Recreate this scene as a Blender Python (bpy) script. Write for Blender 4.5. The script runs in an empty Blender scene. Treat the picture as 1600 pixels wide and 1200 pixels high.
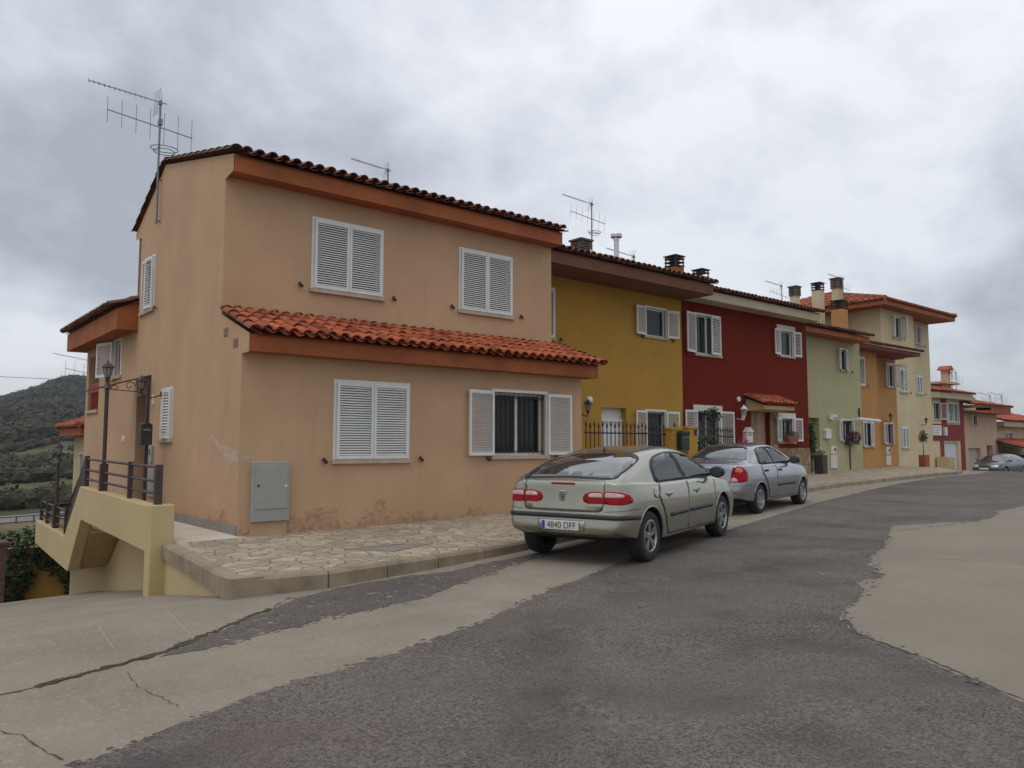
import bpy, bmesh, math, random
from mathutils import Vector, Matrix, noise
from mathutils.bvhtree import BVHTree
from mathutils.geometry import delaunay_2d_cdt
random.seed(7)
S = bpy.context.scene
COL = S.collection
R_ = math.radians
# ------------------------------------------------------------------ camera
YAW = R_(50.26)                       # view direction measured from the street axis (+X)
PITCH = math.atan(97/1214.)
cd = bpy.data.cameras.new('camera'); cam = bpy.data.objects.new('camera', cd); COL.objects.link(cam)
cd.sensor_width = 36; cd.lens = 36*1214/1600.; cd.clip_start = .05; cd.clip_end = 4000
cam.location = (0, 0, 1.6)
cam.rotation_euler = (math.pi/2+PITCH, 0, YAW-math.pi/2)
S.camera = cam
S.render.resolution_x = 1024; S.render.resolution_y = 768
# ------------------------------------------------------------------ world and sun
SUN_EL, SUN_AZ = R_(58), R_(205)      # azimuth of the sun measured counter-clockwise from +X
w = bpy.data.worlds.new("World"); S.world = w; w.use_nodes = True
nt = w.node_tree; nt.nodes.clear()
def N(nt, t, **k):
    n = nt.nodes.new(t)
    for a, b in k.items():
        if a in n.inputs.keys(): n.inputs[a].default_value = b
        else: setattr(n, a, b)
    return n
out = N(nt, 'ShaderNodeOutputWorld')
sky = N(nt, 'ShaderNodeTexSky', sky_type='NISHITA', sun_disc=False, sun_elevation=SUN_EL, sun_rotation=math.pi/2-SUN_AZ)
bg1 = N(nt, 'ShaderNodeBackground', Strength=.025); nt.links.new(sky.outputs[0], bg1.inputs[0])
tc = N(nt, 'ShaderNodeTexCoord')
sep = N(nt, 'ShaderNodeSeparateXYZ'); nt.links.new(tc.outputs['Generated'], sep.inputs[0])
def M(op, a, b=None, c=None, nt=nt):
    n = N(nt, 'ShaderNodeMath', operation=op)
    for i, q in enumerate((a, b, c)):
        if q is None: continue
        if isinstance(q, (int, float)): n.inputs[i].default_value = q
        else: nt.links.new(q, n.inputs[i])
    return n.outputs[0]
zz = M('ADD', M('MAXIMUM', sep.outputs[2], 0), .55)
cmb = N(nt, 'ShaderNodeCombineXYZ')
nt.links.new(M('DIVIDE', sep.outputs[0], zz), cmb.inputs[0]); nt.links.new(M('DIVIDE', sep.outputs[1], zz), cmb.inputs[1])
n1 = N(nt, 'ShaderNodeTexNoise', Scale=1.9, Detail=5., Roughness=.52, Distortion=.35); nt.links.new(cmb.outputs[0], n1.inputs['Vector'])
n2 = N(nt, 'ShaderNodeTexNoise', Scale=6.0, Detail=7., Roughness=.55, Distortion=.2); nt.links.new(cmb.outputs[0], n2.inputs['Vector'])
def lobe(v, p, nt=nt):                # broad brighter / darker parts of the overcast, by compass direction
    d = N(nt, 'ShaderNodeVectorMath', operation='DOT_PRODUCT'); nt.links.new(tc.outputs['Generated'], d.inputs[0])
    d.inputs[1].default_value = Vector(v).normalized()
    return M('POWER', M('MAXIMUM', d.outputs['Value'], 0), p)
cl = M('ADD', M('MULTIPLY', n1.outputs[0], 1.21), M('MULTIPLY', n2.outputs[0], .64))
# lighter and darker masses of the overcast, by compass direction
for v, p, a in [((.515, .74, .433), 70, .16), ((.855, .405, .323), 40, .22), ((.76, .55, .40), 22, .10), ((.637, .593, .493), 60, .12), ((.144, .956, .255), 45, -.15), ((.94, .304, .157), 160, -.16), ((.119, .988, .095), 250, .24), ((.25, .86, .45), 40, -.04), ((.75, .55, .35), 3, .03)]: cl = M('ADD', cl, M('MULTIPLY', lobe(v, p), a))
rp = N(nt, 'ShaderNodeValToRGB'); nt.links.new(M('MULTIPLY', cl, .8), rp.inputs[0])
e = rp.color_ramp.elements
e[0].position = .55; e[0].color = (.34, .355, .38, 1)
e[1].position = .93; e[1].color = (.74, .755, .775, 1)
x = e.new(.665); x.color = (.445, .465, .495, 1)
x = e.new(.775); x.color = (.575, .595, .63, 1)
# the cloud deck is thinner and brighter overhead
up = M('ADD', 1.0, M('MULTIPLY', M('POWER', M('MAXIMUM', sep.outputs[2], 0), 2.0), .95))
bg2 = N(nt, 'ShaderNodeBackground'); nt.links.new(rp.outputs[0], bg2.inputs[0]); nt.links.new(up, bg2.inputs[1])
ad = N(nt, 'ShaderNodeAddShader'); nt.links.new(bg1.outputs[0], ad.inputs[0]); nt.links.new(bg2.outputs[0], ad.inputs[1])
nt.links.new(ad.outputs[0], out.inputs[0])
sl = bpy.data.lights.new('sun', 'SUN'); sl.energy = .6; sl.angle = R_(30); sl.color = (1, .93, .82)
so = bpy.data.objects.new('sun', sl); COL.objects.link(so)
sd = Vector((math.cos(SUN_AZ)*math.cos(SUN_EL), math.sin(SUN_AZ)*math.cos(SUN_EL), math.sin(SUN_EL)))
so.rotation_euler = sd.to_track_quat('Z', 'Y').to_euler(); so.location = (0, 0, 30)
S.view_settings.view_transform = 'Standard'; S.view_settings.look = 'None'
S.view_settings.exposure = 0.0; S.view_settings.gamma = 1
# ------------------------------------------------------------------ materials
MATS = {}
def mat(name, col, rough=.85, var=.12, scale=3., bump=.0, bscale=60., metal=0., spec=.5, coat=0., tint=0., stain=None, fine=0., em=None, foot=None):
    """procedural material: base colour broken up by two noises, optional bump, per-face tint and stains"""
    if name in MATS: return MATS[name]
    m = bpy.data.materials.new(name); m.use_nodes = True; t = m.node_tree
    b = t.nodes['Principled BSDF']; b.inputs['Roughness'].default_value = rough; b.inputs['Metallic'].default_value = metal
    b.inputs['Specular IOR Level'].default_value = spec; b.inputs['Coat Weight'].default_value = coat; b.inputs['Coat Roughness'].default_value = .06
    co = N(t, 'ShaderNodeTexCoord'); P = co.outputs['Object']
    def mixc(fac, c1, c2):
        n = N(t, 'ShaderNodeMix', data_type='RGBA')
        for i, q in ((0, fac), (6, c1), (7, c2)):
            if isinstance(q, (int, float)): n.inputs[i].default_value = q
            elif isinstance(q, tuple): n.inputs[i].default_value = (*q[:3], 1)
            else: t.links.new(q, n.inputs[i])
        return n.outputs[2]
    def nz(sc, det=5., ro=.6, vec=None):
        n = N(t, 'ShaderNodeTexNoise', Scale=sc, Detail=det, Roughness=ro); t.links.new(vec or P, n.inputs['Vector']); return n.outputs[0]
    def rr(x, a, bb):
        n = N(t, 'ShaderNodeMapRange'); t.links.new(x, n.inputs[0]); n.inputs[1].default_value = a; n.inputs[2].default_value = bb; return n.outputs[0]
    dk = tuple(c*(1-var*1.6) for c in col); lt = tuple(min(1, c*(1+var*1.1)) for c in col)
    c = mixc(rr(nz(scale), .3, .7), dk, lt)
    if fine: c = mixc(M('MULTIPLY', rr(nz(bscale, 3, .7), .35, .65), fine, nt=t), c, tuple(q*.45 for q in col))
    if tint:
        a = N(t, 'ShaderNodeAttribute', attribute_name='tint')
        c = mixc(M('MULTIPLY', a.outputs['Fac'], tint, nt=t), c, tuple(q*.42 for q in col))
    if stain:
        for (sc, sv, th, amt, scol) in stain:         # rain streaks and damp patches with a shape of their own
            mp = N(t, 'ShaderNodeMapping'); t.links.new(P, mp.inputs[0]); mp.inputs['Scale'].default_value = sv
            s = rr(nz(sc, 6, .65, mp.outputs[0]), th, th+.14)
            c = mixc(M('MULTIPLY', s, amt, nt=t), c, scol)
    if foot:                                          # ragged damp and flaking patches along the wall foot
        zf, fc, fa = foot; sz = N(t, 'ShaderNodeSeparateXYZ'); t.links.new(P, sz.inputs[0])
        mp = N(t, 'ShaderNodeMapping'); t.links.new(P, mp.inputs[0]); mp.inputs['Scale'].default_value = (1, 1, 1.6)
        edge = M('ADD', M('MULTIPLY', nz(1.3, 3, .6), .9, nt=t), M('MULTIPLY', nz(9., 5, .7, mp.outputs[0]), .55, nt=t), nt=t)
        lim = M('ADD', M('MULTIPLY', M('SUBTRACT', edge, .78, nt=t), 1.5, nt=t), zf, nt=t)
        k_ = rr(M('SUBTRACT', lim, sz.outputs[2], nt=t), 0., .07)
        c = mixc(M('MULTIPLY', k_, M('MULTIPLY', rr(nz(11., 5, .7), .38, .58), fa, nt=t), nt=t), c, fc)
    t.links.new(c, b.inputs['Base Color'])
    if bump:
        bp = N(t, 'ShaderNodeBump', Strength=bump, Distance=.01); t.links.new(nz(bscale, 4, .65), bp.inputs['Height']); t.links.new(bp.outputs[0], b.inputs['Normal'])
    if em: b.inputs['Emission Color'].default_value = (*em[:3], 1); b.inputs['Emission Strength'].default_value = em[3]
    MATS[name] = m; return m
STK = lambda dark, a=.28: [(2.2, (1.2, 1.2, .16), .60, a, dark), (1.1, (1, 1, 1), .62, a*.6, dark), (8., (1, 1, .05), .64, a*.55, dark), (34., (1, 1, 1), .60, a*.35, dark)]
mp_ = mat('peach_render', (.512, .324, .192), .9, .07, .8, .35, 90, stain=STK((.34, .19, .115), .35)+[(7., (1, 1, .35), .69, .35, (.20, .12, .08))], foot=(.26, (.24, .135, .08), .6))
my_ = mat('ochre_render', (.425, .232, .034), .9, .07, .8, .35, 90, stain=STK((.22, .14, .03), .25))
mr_ = mat('brick_red_render', (.150, .017, .008), .95, .07, .9, .3, 90, spec=.15, stain=STK((.10, .02, .014), .25))
mg_ = mat('pale_green_render', (.41, .375, .21), .9, .06, .8, .3, 90, stain=STK((.25, .26, .16), .22))
mo_ = mat('orange_render', (.47, .235, .075), .9, .06, .8, .3, 90, stain=STK((.32, .15, .05), .22))
mc_ = mat('cream_render', (.60, .49, .30), .9, .06, .8, .3, 90, stain=STK((.36, .28, .16), .22))
mcy = mat('pale_yellow_render', (.505, .39, .205), .9, .05, 1., .3, 90, stain=STK((.40, .29, .13), .25))
mpk = mat('dusty_pink_render', (.52, .36, .25), .9, .06, .8, .3, 90)
mfas = mat('terracotta_paint', (.33, .093, .028), .85, .16, 1.6, .15, 60, stain=[(2.5, (.6, 1, 1), .6, .5, (.19, .055, .02))])
mfbr = mat('brown_eave_paint', (.16, .062, .032), .8, .10, 1.6, .15, 60)
mfcr = mat('cream_eave_paint', (.46, .39, .27), .8, .08, 1.6, .1, 60)
mfre = mat('crimson_eave_paint', (.20, .035, .03), .8, .08, 1.6, .1, 60)
mtile = mat('clay_roof_tile', (.46, .110, .040), .85, .25, 9., .4, 120, tint=1.05, stain=[(2.5, (1, 1, 1), .56, .6, (.15, .06, .04)), (14., (1, 1, 1), .60, .5, (.10, .055, .04))])
mtiled = mat('weathered_roof_tile', (.25, .105, .062), .9, .3, 7., .5, 120, tint=.9, stain=[(3., (1, 1, 1), .52, .75, (.07, .048, .04))])
mwh = mat('white_lacquer', (.68, .68, .66), .45, .04, 3., .05, 40)
mwh2 = mat('white_plaster', (.62, .58, .52), .8, .07, 3., .1, 40)
msill = mat('stone_sill', (.46, .36, .27), .8, .10, 6., .2, 80)
mblk = mat('black_iron', (.018, .016, .017), .5, .2, 8.)
mbro = mat('brown_iron', (.055, .030, .030), .5, .15, 8.)
mdark = mat('dark_interior', (.02, .02, .022), .9, .2, 2.)
mcur = mat('curtain_cloth', (.28, .30, .31), .9, .2, 5.)
mgl = mat('window_glass', (.012, .014, .014), .06, .1, 2., spec=.35)
mgal = mat('galvanised_metal', (.22, .22, .22), .45, .15, 9., metal=.7)
mst = mat('stainless_steel', (.55, .55, .55), .25, .08, 5., metal=1.)
mgrey = mat('grey_metal_door', (.315, .315, .285), .55, .05, 5., .05, 40)
mconc = mat('ramp_concrete', (.290, .246, .188), .93, .13, 1.1, .5, 110, fine=.5, stain=[(9., (1, 1, 1), .60, .45, (.15, .125, .10)), (26., (1, 1, 1), .55, .55, (.42, .37, .29)), (60., (1, 1, 1), .56, .5, (.15, .125, .095)), (.9, (1, 1, 1), .50, .25, (.34, .28, .20))]+[(.7, (1, 1, 1), .55, .35, (.17, .155, .135)), (3.4, (1, 1, 1), .64, .3, (.12, .11, .10))])
mpat = mat('concrete_patch', (.248, .208, .158), .93, .08, .7, .35, 120, fine=.3, stain=[(7., (1, 1, 1), .66, .35, (.16, .13, .10)), (45., (1, 1, 1), .58, .3, (.17, .14, .105)), (1.4, (1, .3, 1), .56, .22, (.19, .16, .12))]+[(.9, (1, 1, 1), .58, .3, (.21, .18, .145))])
mkerb = mat('kerb_stone', (.285, .222, .150), .9, .2, 2.5, .5, 70, stain=[(2.2, (1, 1, 1), .57, .55, (.13, .105, .075)), (30., (1, 1, 1), .6, .4, (.12, .10, .07))])
mter = mat('terrace_tile', (.60, .52, .43), .7, .08, 3., .1, 60)
mred = mat('red_paint', (.30, .03, .02), .6, .1, 4.)
mplant = mat('leaf_green', (.055, .095, .022), .7, .35, 6., tint=.8)
mplant2 = mat('ivy_leaf', (.035, .075, .018), .65, .35, 4., tint=.8)
mflo = mat('purple_petals', (.16, .03, .08), .7, .3, 9., tint=.5)
mflr = mat('pink_petals', (.55, .06, .10), .7, .3, 9., tint=.3)
mflw = mat('white_petals', (.7, .7, .66), .7, .1, 9.)
mbark = mat('bark', (.10, .075, .055), .9, .2, 12.)
mbrick = mat('brown_brick', (.12, .065, .045), .9, .3, 8., .4, 40)

def asphalt(name, col, dark, red):
    m = bpy.data.materials.new(name); m.use_nodes = True; t = m.node_tree; b = t.nodes['Principled BSDF']; b.inputs['Roughness'].default_value = .92
    b.inputs['Specular IOR Level'].default_value = .3
    co = N(t, 'ShaderNodeTexCoord'); P = co.outputs['Object']
    def nz(sc, det=4., ro=.6, dist=0.):
        n = N(t, 'ShaderNodeTexNoise', Scale=sc, Detail=det, Roughness=ro, Distortion=dist); t.links.new(P, n.inputs['Vector']); return n.outputs[0]
    def mr(x, a, bb):
        n = N(t, 'ShaderNodeMapRange'); t.links.new(x, n.inputs[0]); n.inputs[1].default_value = a; n.inputs[2].default_value = bb; return n.outputs[0]
    def mix(f, a, bb):
        n = N(t, 'ShaderNodeMix', data_type='RGBA')
        for i, q in ((0, f), (6, a), (7, bb)):
            if isinstance(q, tuple): n.inputs[i].default_value = (*q, 1)
            elif isinstance(q, float): n.inputs[i].default_value = q
            else: t.links.new(q, n.inputs[i])
        return n.outputs[2]
    vo = N(t, 'ShaderNodeTexVoronoi', Scale=95.); t.links.new(P, vo.inputs['Vector'])
    sv = N(t, 'ShaderNodeSeparateColor'); t.links.new(vo.outputs['Color'], sv.inputs[0])
    big = mr(nz(.5, 4, .6, .6), .44, .58)
    c = mix(big, dark, col)
    stone = mix(mr(sv.outputs[0], .0, 1.), tuple(q*.3 for q in col), tuple(min(1, q*2.1) for q in col))
    c = mix(M('MULTIPLY', mr(nz(.7, 4, .6), .36, .60), .85, nt=t), c, stone)
    c = mix(M('MULTIPLY', mr(nz(.8, 3, .6, .4), .52, .7), .45, nt=t), c, red)
    coarse = mr(nz(.6, 4, .65, .8), .44, .60)          # where the binder has worn off the stones
    c = mix(M('MULTIPLY', mr(nz(38., 4, .8), .44, .60), M('ADD', M('MULTIPLY', coarse, .55, nt=t), .12, nt=t), nt=t), c, tuple(min(1, q*2.3) for q in col))
    c = mix(M('MULTIPLY', mr(nz(26., 4, .8), .50, .64), M('ADD', M('MULTIPLY', coarse, .55, nt=t), .15, nt=t), nt=t), c, tuple(q*.42 for q in col))
    c = mix(M('MULTIPLY', mr(nz(5., 6, .75), .60, .70), .75, nt=t), c, tuple(q*.42 for q in col))
    c = mix(M('MULTIPLY', mr(nz(2.2, 6, .75, .5), .60, .68), .45, nt=t), c, tuple(min(1, q*1.6) for q in col))
    t.links.new(c, b.inputs['Base Color'])
    bp = N(t, 'ShaderNodeBump', Strength=.8, Distance=.008)
    t.links.new(M('ADD', vo.outputs['Distance'], M('MULTIPLY', nz(25., 5, .7), 1.4, nt=t), nt=t), bp.inputs['Height']); t.links.new(bp.outputs[0], b.inputs['Normal'])
    return m
masph = asphalt('worn_asphalt', (.116, .098, .084), (.066, .059, .054), (.130, .092, .078))
mdkas = asphalt('broken_asphalt', (.100, .083, .073), (.085, .072, .063), (.17, .14, .11))
def paving():
    m = bpy.data.materials.new('crazy_paving'); m.use_nodes = True; t = m.node_tree; b = t.nodes['Principled BSDF']; b.inputs['Roughness'].default_value = .85
    co = N(t, 'ShaderNodeTexCoord'); P = co.outputs['Object']
    n = N(t, 'ShaderNodeTexNoise', Scale=2.2, Detail=2.); t.links.new(P, n.inputs['Vector'])
    vm = N(t, 'ShaderNodeVectorMath', operation='MULTIPLY_ADD'); t.links.new(n.outputs['Color'], vm.inputs[0]); vm.inputs[1].default_value = (.22, .22, 0); t.links.new(P, vm.inputs[2])
    v1 = N(t, 'ShaderNodeTexVoronoi', Scale=4.4, feature='DISTANCE_TO_EDGE'); v2 = N(t, 'ShaderNodeTexVoronoi', Scale=4.4)
    v1.voronoi_dimensions = '2D'; v2.voronoi_dimensions = '2D'
    for v in (v1, v2): t.links.new(vm.outputs[0], v.inputs['Vector'])
    fz = N(t, 'ShaderNodeTexNoise', Scale=14., Detail=6., Roughness=.7); t.links.new(P, fz.inputs['Vector'])
    bz = N(t, 'ShaderNodeTexNoise', Scale=.7, Detail=3.); t.links.new(P, bz.inputs['Vector'])
    sc = N(t, 'ShaderNodeSeparateColor'); t.links.new(v2.outputs['Color'], sc.inputs[0])
    r1 = N(t, 'ShaderNodeValToRGB'); t.links.new(sc.outputs[0], r1.inputs[0]); e = r1.color_ramp.elements
    e[0].color = (.29, .24, .175, 1); e[1].color = (.47, .395, .285, 1); e.new(.5).color = (.37, .305, .215, 1)
    mx = N(t, 'ShaderNodeMix', data_type='RGBA', blend_type='MULTIPLY'); mx.inputs[0].default_value = .7; t.links.new(r1.outputs[0], mx.inputs[6])
    mr = N(t, 'ShaderNodeMapRange'); t.links.new(fz.outputs[0], mr.inputs[0]); mr.inputs[1].default_value = .3; mr.inputs[2].default_value = .65; mr.inputs[3].default_value = .55; mr.inputs[4].default_value = 1.1
    t.links.new(mr.outputs[0], mx.inputs[7])
    jt = M('ADD', v1.outputs['Distance'], M('MULTIPLY', M('SUBTRACT', fz.outputs[0], .5, nt=t), .07, nt=t), nt=t)
    ml = N(t, 'ShaderNodeMapRange'); t.links.new(jt, ml.inputs[0]); ml.inputs[1].default_value = .026; ml.inputs[2].default_value = .056
    m2 = N(t, 'ShaderNodeMix', data_type='RGBA'); t.links.new(ml.outputs[0], m2.inputs[0]); t.links.new(mx.outputs[2], m2.inputs[7]); m2.inputs[6].default_value = (.150, .105, .068, 1)
    m3 = N(t, 'ShaderNodeMix', data_type='RGBA'); t.links.new(M('MULTIPLY', M('GREATER_THAN', bz.outputs[0], .56, nt=t), .0, nt=t), m3.inputs[0]); t.links.new(m2.outputs[2], m3.inputs[6])
    t.links.new(m3.outputs[2], b.inputs['Base Color'])
    bp = N(t, 'ShaderNodeBump', Strength=.3, Distance=.012); t.links.new(ml.outputs[0], bp.inputs['Height']); t.links.new(bp.outputs[0], b.inputs['Normal'])
    return m
mpav = paving()
def stonewall():
    m = bpy.data.materials.new('rubble_stone'); m.use_nodes = True; t = m.node_tree; b = t.nodes['Principled BSDF']; b.inputs['Roughness'].default_value = .9
    co = N(t, 'ShaderNodeTexCoord'); v1 = N(t, 'ShaderNodeTexVoronoi', Scale=3.6, feature='DISTANCE_TO_EDGE'); v2 = N(t, 'ShaderNodeTexVoronoi', Scale=3.6)
    for v in (v1, v2): t.links.new(co.outputs['Object'], v.inputs['Vector'])
    s = N(t, 'ShaderNodeSeparateColor'); t.links.new(v2.outputs['Color'], s.inputs[0])
    r = N(t, 'ShaderNodeValToRGB'); t.links.new(s.outputs[0], r.inputs[0]); e = r.color_ramp.elements; e[0].color = (.20, .12, .06, 1); e[1].color = (.36, .26, .15, 1)
    l = N(t, 'ShaderNodeMapRange'); t.links.new(v1.outputs['Distance'], l.inputs[0]); l.inputs[1].default_value = .02; l.inputs[2].default_value = .05
    x = N(t, 'ShaderNodeMix', data_type='RGBA'); t.links.new(l.outputs[0], x.inputs[0]); x.inputs[6].default_value = (.15, .105, .065, 1); t.links.new(r.outputs[0], x.inputs[7]); t.links.new(x.outputs[2], b.inputs['Base Color'])
    return m
mstone = stonewall()
# ------------------------------------------------------------------ object helpers
def rootloc(o):
    l = Vector((0, 0, 0))
    while o is not None: l += o.location; o = o.parent
    return l
def tag(o, label, cat, group=None, kind=None):
    if label: o['label'] = label
    if cat: o['category'] = cat
    if group: o['group'] = group
    if kind: o['kind'] = kind
    return o
def thing(name, label, cat, loc=(0, 0, 0), group=None):
    o = bpy.data.objects.new(name, None); o.empty_display_size = .3; COL.objects.link(o); o.location = loc
    return tag(o, label, cat, group)
FRONT = lambda y: Matrix(((1, 0, 0, 0), (0, -1, 0, y), (0, 0, 1, 0), (0, 0, 0, 1)))      # local (along x, outwards, up)
SIDE = lambda x: Matrix(((0, -1, 0, x), (1, 0, 0, 0), (0, 0, 1, 0), (0, 0, 0, 1)))       # local (along y, outwards -x, up)
class MB:
    def __init__(s, fr=None): s.v = []; s.f = []; s.t = []; s.m = []; s.fr = fr or Matrix(); s.mi = 0
    def add(s, vs, fs, tint=None):
        k = len(s.v); s.v += [s.fr @ Vector(p) for p in vs]
        tt = random.random() if tint is None else tint
        for f in fs: s.f.append([k+i for i in f]); s.t.append(tt); s.m.append(s.mi)
    def box(s, a0, a1, b0, b1, c0, c1, M4=None, tint=None):
        vs = [(a, b, c) for a in (a0, a1) for b in (b0, b1) for c in (c0, c1)]
        if M4: vs = [M4 @ Vector(p) for p in vs]
        s.add(vs, [(0, 1, 3, 2), (4, 6, 7, 5), (0, 4, 5, 1), (2, 3, 7, 6), (0, 2, 6, 4), (1, 5, 7, 3)], tint)
    def prism(s, poly, ax, c0, c1, tint=None):
        """extrude 2-D poly along axis ax ('x','y','z') from c0 to c1"""
        def P(p, c): return {'x': (c, p[0], p[1]), 'y': (p[0], c, p[1]), 'z': (p[0], p[1], c)}[ax]
        n = len(poly); s.add([P(p, c0) for p in poly]+[P(p, c1) for p in poly], [tuple(range(n)), tuple(range(2*n-1, n-1, -1))]+[(i, (i+1) % n, n+(i+1) % n, n+i) for i in range(n)], tint)
    def tube(s, pts, r, n=6, cap=True, tint=None):
        pts = [Vector(p) for p in pts]; rr = r if isinstance(r, (list, tuple)) else [r]*len(pts); vs = []; fs = []
        for i, p in enumerate(pts):
            d = (pts[min(i+1, len(pts)-1)]-pts[max(i-1, 0)]).normalized()
            u = d.cross(Vector((0, 0, 1)) if abs(d.z) < .9 else Vector((1, 0, 0))).normalized(); v = d.cross(u)
            vs += [p+(u*math.cos(2*math.pi*k/n)+v*math.sin(2*math.pi*k/n))*rr[i] for k in range(n)]
        for i in range(len(pts)-1):
            for k in range(n): fs.append((i*n+k, i*n+(k+1) % n, (i+1)*n+(k+1) % n, (i+1)*n+k))
        if cap: fs += [tuple(range(n)), tuple(range(len(vs)-n, len(vs)))]
        s.add(vs, fs, tint)
    def lathe(s, prof, c=(0, 0, 0), n=16, ax='z', tint=None):
        vs = []; fs = []; m = len(prof)
        for k in range(n):
            a = 2*math.pi*k/n
            for (r, h) in prof:
                p = {'z': (r*math.cos(a), r*math.sin(a), h), 'y': (r*math.cos(a), h, r*math.sin(a)), 'x': (h, r*math.cos(a), r*math.sin(a))}[ax]
                vs.append((p[0]+c[0], p[1]+c[1], p[2]+c[2]))
        for k in range(n):
            for i in range(m-1): fs.append((k*m+i, ((k+1) % n)*m+i, ((k+1) % n)*m+i+1, k*m+i+1))
        s.add(vs, fs, tint)
    def leaves(s, c, rad, n, size, seed=0, flat=1., shell=.35):
        rnd = random.Random(seed)
        for i in range(n):
            while 1:
                p = Vector((rnd.uniform(-1, 1), rnd.uniform(-1, 1), rnd.uniform(-1, 1)))
                if shell < p.length < 1: break
            q = Vector(c)+Vector((p[0]*rad[0], p[1]*rad[1], p[2]*rad[2]))
            u = Vector((rnd.gauss(0, 1), rnd.gauss(0, 1), rnd.gauss(0, .6))).normalized(); v = u.cross(Vector((rnd.gauss(0, 1), rnd.gauss(0, 1), rnd.gauss(0, 1)))).normalized()
            z = size*rnd.uniform(.6, 1.3)
            s.add([q-u*z, q+v*z*.45, q+u*z, q-v*z*.45], [(0, 1, 2, 3)], rnd.random())
    def build(s, name, mats, parent=None, smooth=False, label=None, bevel=0, recalc=True):
        me = bpy.data.meshes.new(name); L = rootloc(parent) if parent else Vector((0, 0, 0))
        me.from_pydata([p-L for p in s.v], [], s.f)
        for m in (mats if isinstance(mats, (list, tuple)) else [mats]): me.materials.append(m)
        me.polygons.foreach_set('material_index', s.m)
        a = me.attributes.new('tint', 'FLOAT', 'FACE'); a.data.foreach_set('value', s.t)
        if recalc:
            bm = bmesh.new(); bm.from_mesh(me); bmesh.ops.recalc_face_normals(bm, faces=bm.faces)
            if bevel: bmesh.ops.bevel(bm, geom=[e_ for e_ in bm.edges if e_.is_manifold and e_.calc_face_angle(0) > .6], offset=bevel, segments=1, affect='EDGES')
            bm.to_mesh(me); bm.free()
        if smooth: me.polygons.foreach_set('use_smooth', [True]*len(me.polygons))
        o = bpy.data.objects.new(name, me); COL.objects.link(o)
        if parent: o.parent = parent
        if label: o['label'] = label
        return o
def sm(a, b, t):
    t = max(0, min(1, (t-a)/(b-a))); return t*t*(3-2*t)
def lerp_tab(tab, x):
    if x <= tab[0][0]: return tab[0][1]
    for (a, b), (c, d) in zip(tab, tab[1:]):
        if x <= c: return b+(d-b)*(x-a)/(c-a)
    return tab[-1][1]
# ------------------------------------------------------------------ terrain
HILL = [(60, 0.), (75, .3), (130, 2.2), (220, 6.2), (330, 15), (450, 32), (560, 41), (650, 52), (700, 53), (800, 46), (1200, 20), (2400, 0)]
def T(x, y):
    if x > 0: s = .0195*min(x, 22)+(.00975*(min(x, 30)-22) if x > 22 else 0)
    else: s = .006*x
    s -= 1.1*sm(36, 66, x)
    d = max(0, y-8)*.145
    if y > 18: d = 1.45+(y-18)*.4
    d = min(d, 3.7)
    xm = 3.0+sm(8, 10.5, y)*1.5
    m = max(1-sm(xm, xm+.8, x), sm(25, 31, y))
    z = s-d*m
    if y > 60:
        k = 1-sm(.24, .36, x/y)
        r = x/y
        sky_ = .64+.36*sm(.1, .185, r)
        z += k*lerp_tab(HILL, math.hypot(x, y))*sky_
        z += k*sm(90, 400, y)*(noise.fractal(Vector((x*.012, y*.012, 0)), .8, 2.1, 4)*3.0)
    return z
def graded(lo, hi, flo, fhi, step):
    a = []; v = flo
    while v <= fhi+1e-6: a.append(v); v += step
    st = step; v = a[-1]
    while v < hi: st *= 1.22; v += st; a.append(min(v, hi))
    st = step; v = a[0]
    while v > lo: st *= 1.22; v -= st; a.insert(0, max(v, lo))
    return a
def field_mat():
    m = bpy.data.materials.new('valley_scrub'); m.use_nodes = True; t = m.node_tree; b = t.nodes['Principled BSDF']; b.inputs['Roughness'].default_value = 1
    b.inputs['Specular IOR Level'].default_value = .1
    g = N(t, 'ShaderNodeTexCoord'); s = N(t, 'ShaderNodeSeparateXYZ'); t.links.new(g.outputs['Object'], s.inputs[0])
    n = N(t, 'ShaderNodeTexNoise', Scale=.09, Detail=6., Roughness=.65); t.links.new(g.outputs['Object'], n.inputs['Vector'])
    r = N(t, 'ShaderNodeValToRGB'); t.links.new(n.outputs[0], r.inputs[0]); e = r.color_ramp.elements
    e[0].position = .38; e[0].color = (.040, .052, .022, 1); e[1].position = .64; e[1].color = (.17, .125, .078, 1); e.new(.52).color = (.085, .085, .042, 1)
    n2 = N(t, 'ShaderNodeTexNoise', Scale=.02, Detail=7., Roughness=.6); t.links.new(g.outputs['Object'], n2.inputs['Vector'])
    r2 = N(t, 'ShaderNodeValToRGB'); t.links.new(n2.outputs[0], r2.inputs[0]); e = r2.color_ramp.elements
    e[0].position = .4; e[0].color = (.022, .033, .018, 1); e[1].position = .66; e[1].color = (.07, .075, .045, 1)
    dd = M('ADD', s.outputs[1], M('MULTIPLY', n.outputs[0], 40, nt=t), nt=t)
    k = N(t, 'ShaderNodeMapRange'); t.links.new(dd, k.inputs[0]); k.inputs[1].default_value = 215; k.inputs[2].default_value = 240
    x = N(t, 'ShaderNodeMix', data_type='RGBA'); t.links.new(k.outputs[0], x.inputs[0]); t.links.new(r.outputs[0], x.inputs[6]); t.links.new(r2.outputs[0], x.inputs[7])
    t.links.new(x.outputs[2], b.inputs['Base Color']); return m
mfield = field_mat()
xs = graded(-1500, 2200, -2, 40, .3); ys = graded(-1200, 2400, -2, 26, .3); xs = graded(-1500, 2200, -2, 72, .3)
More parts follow.
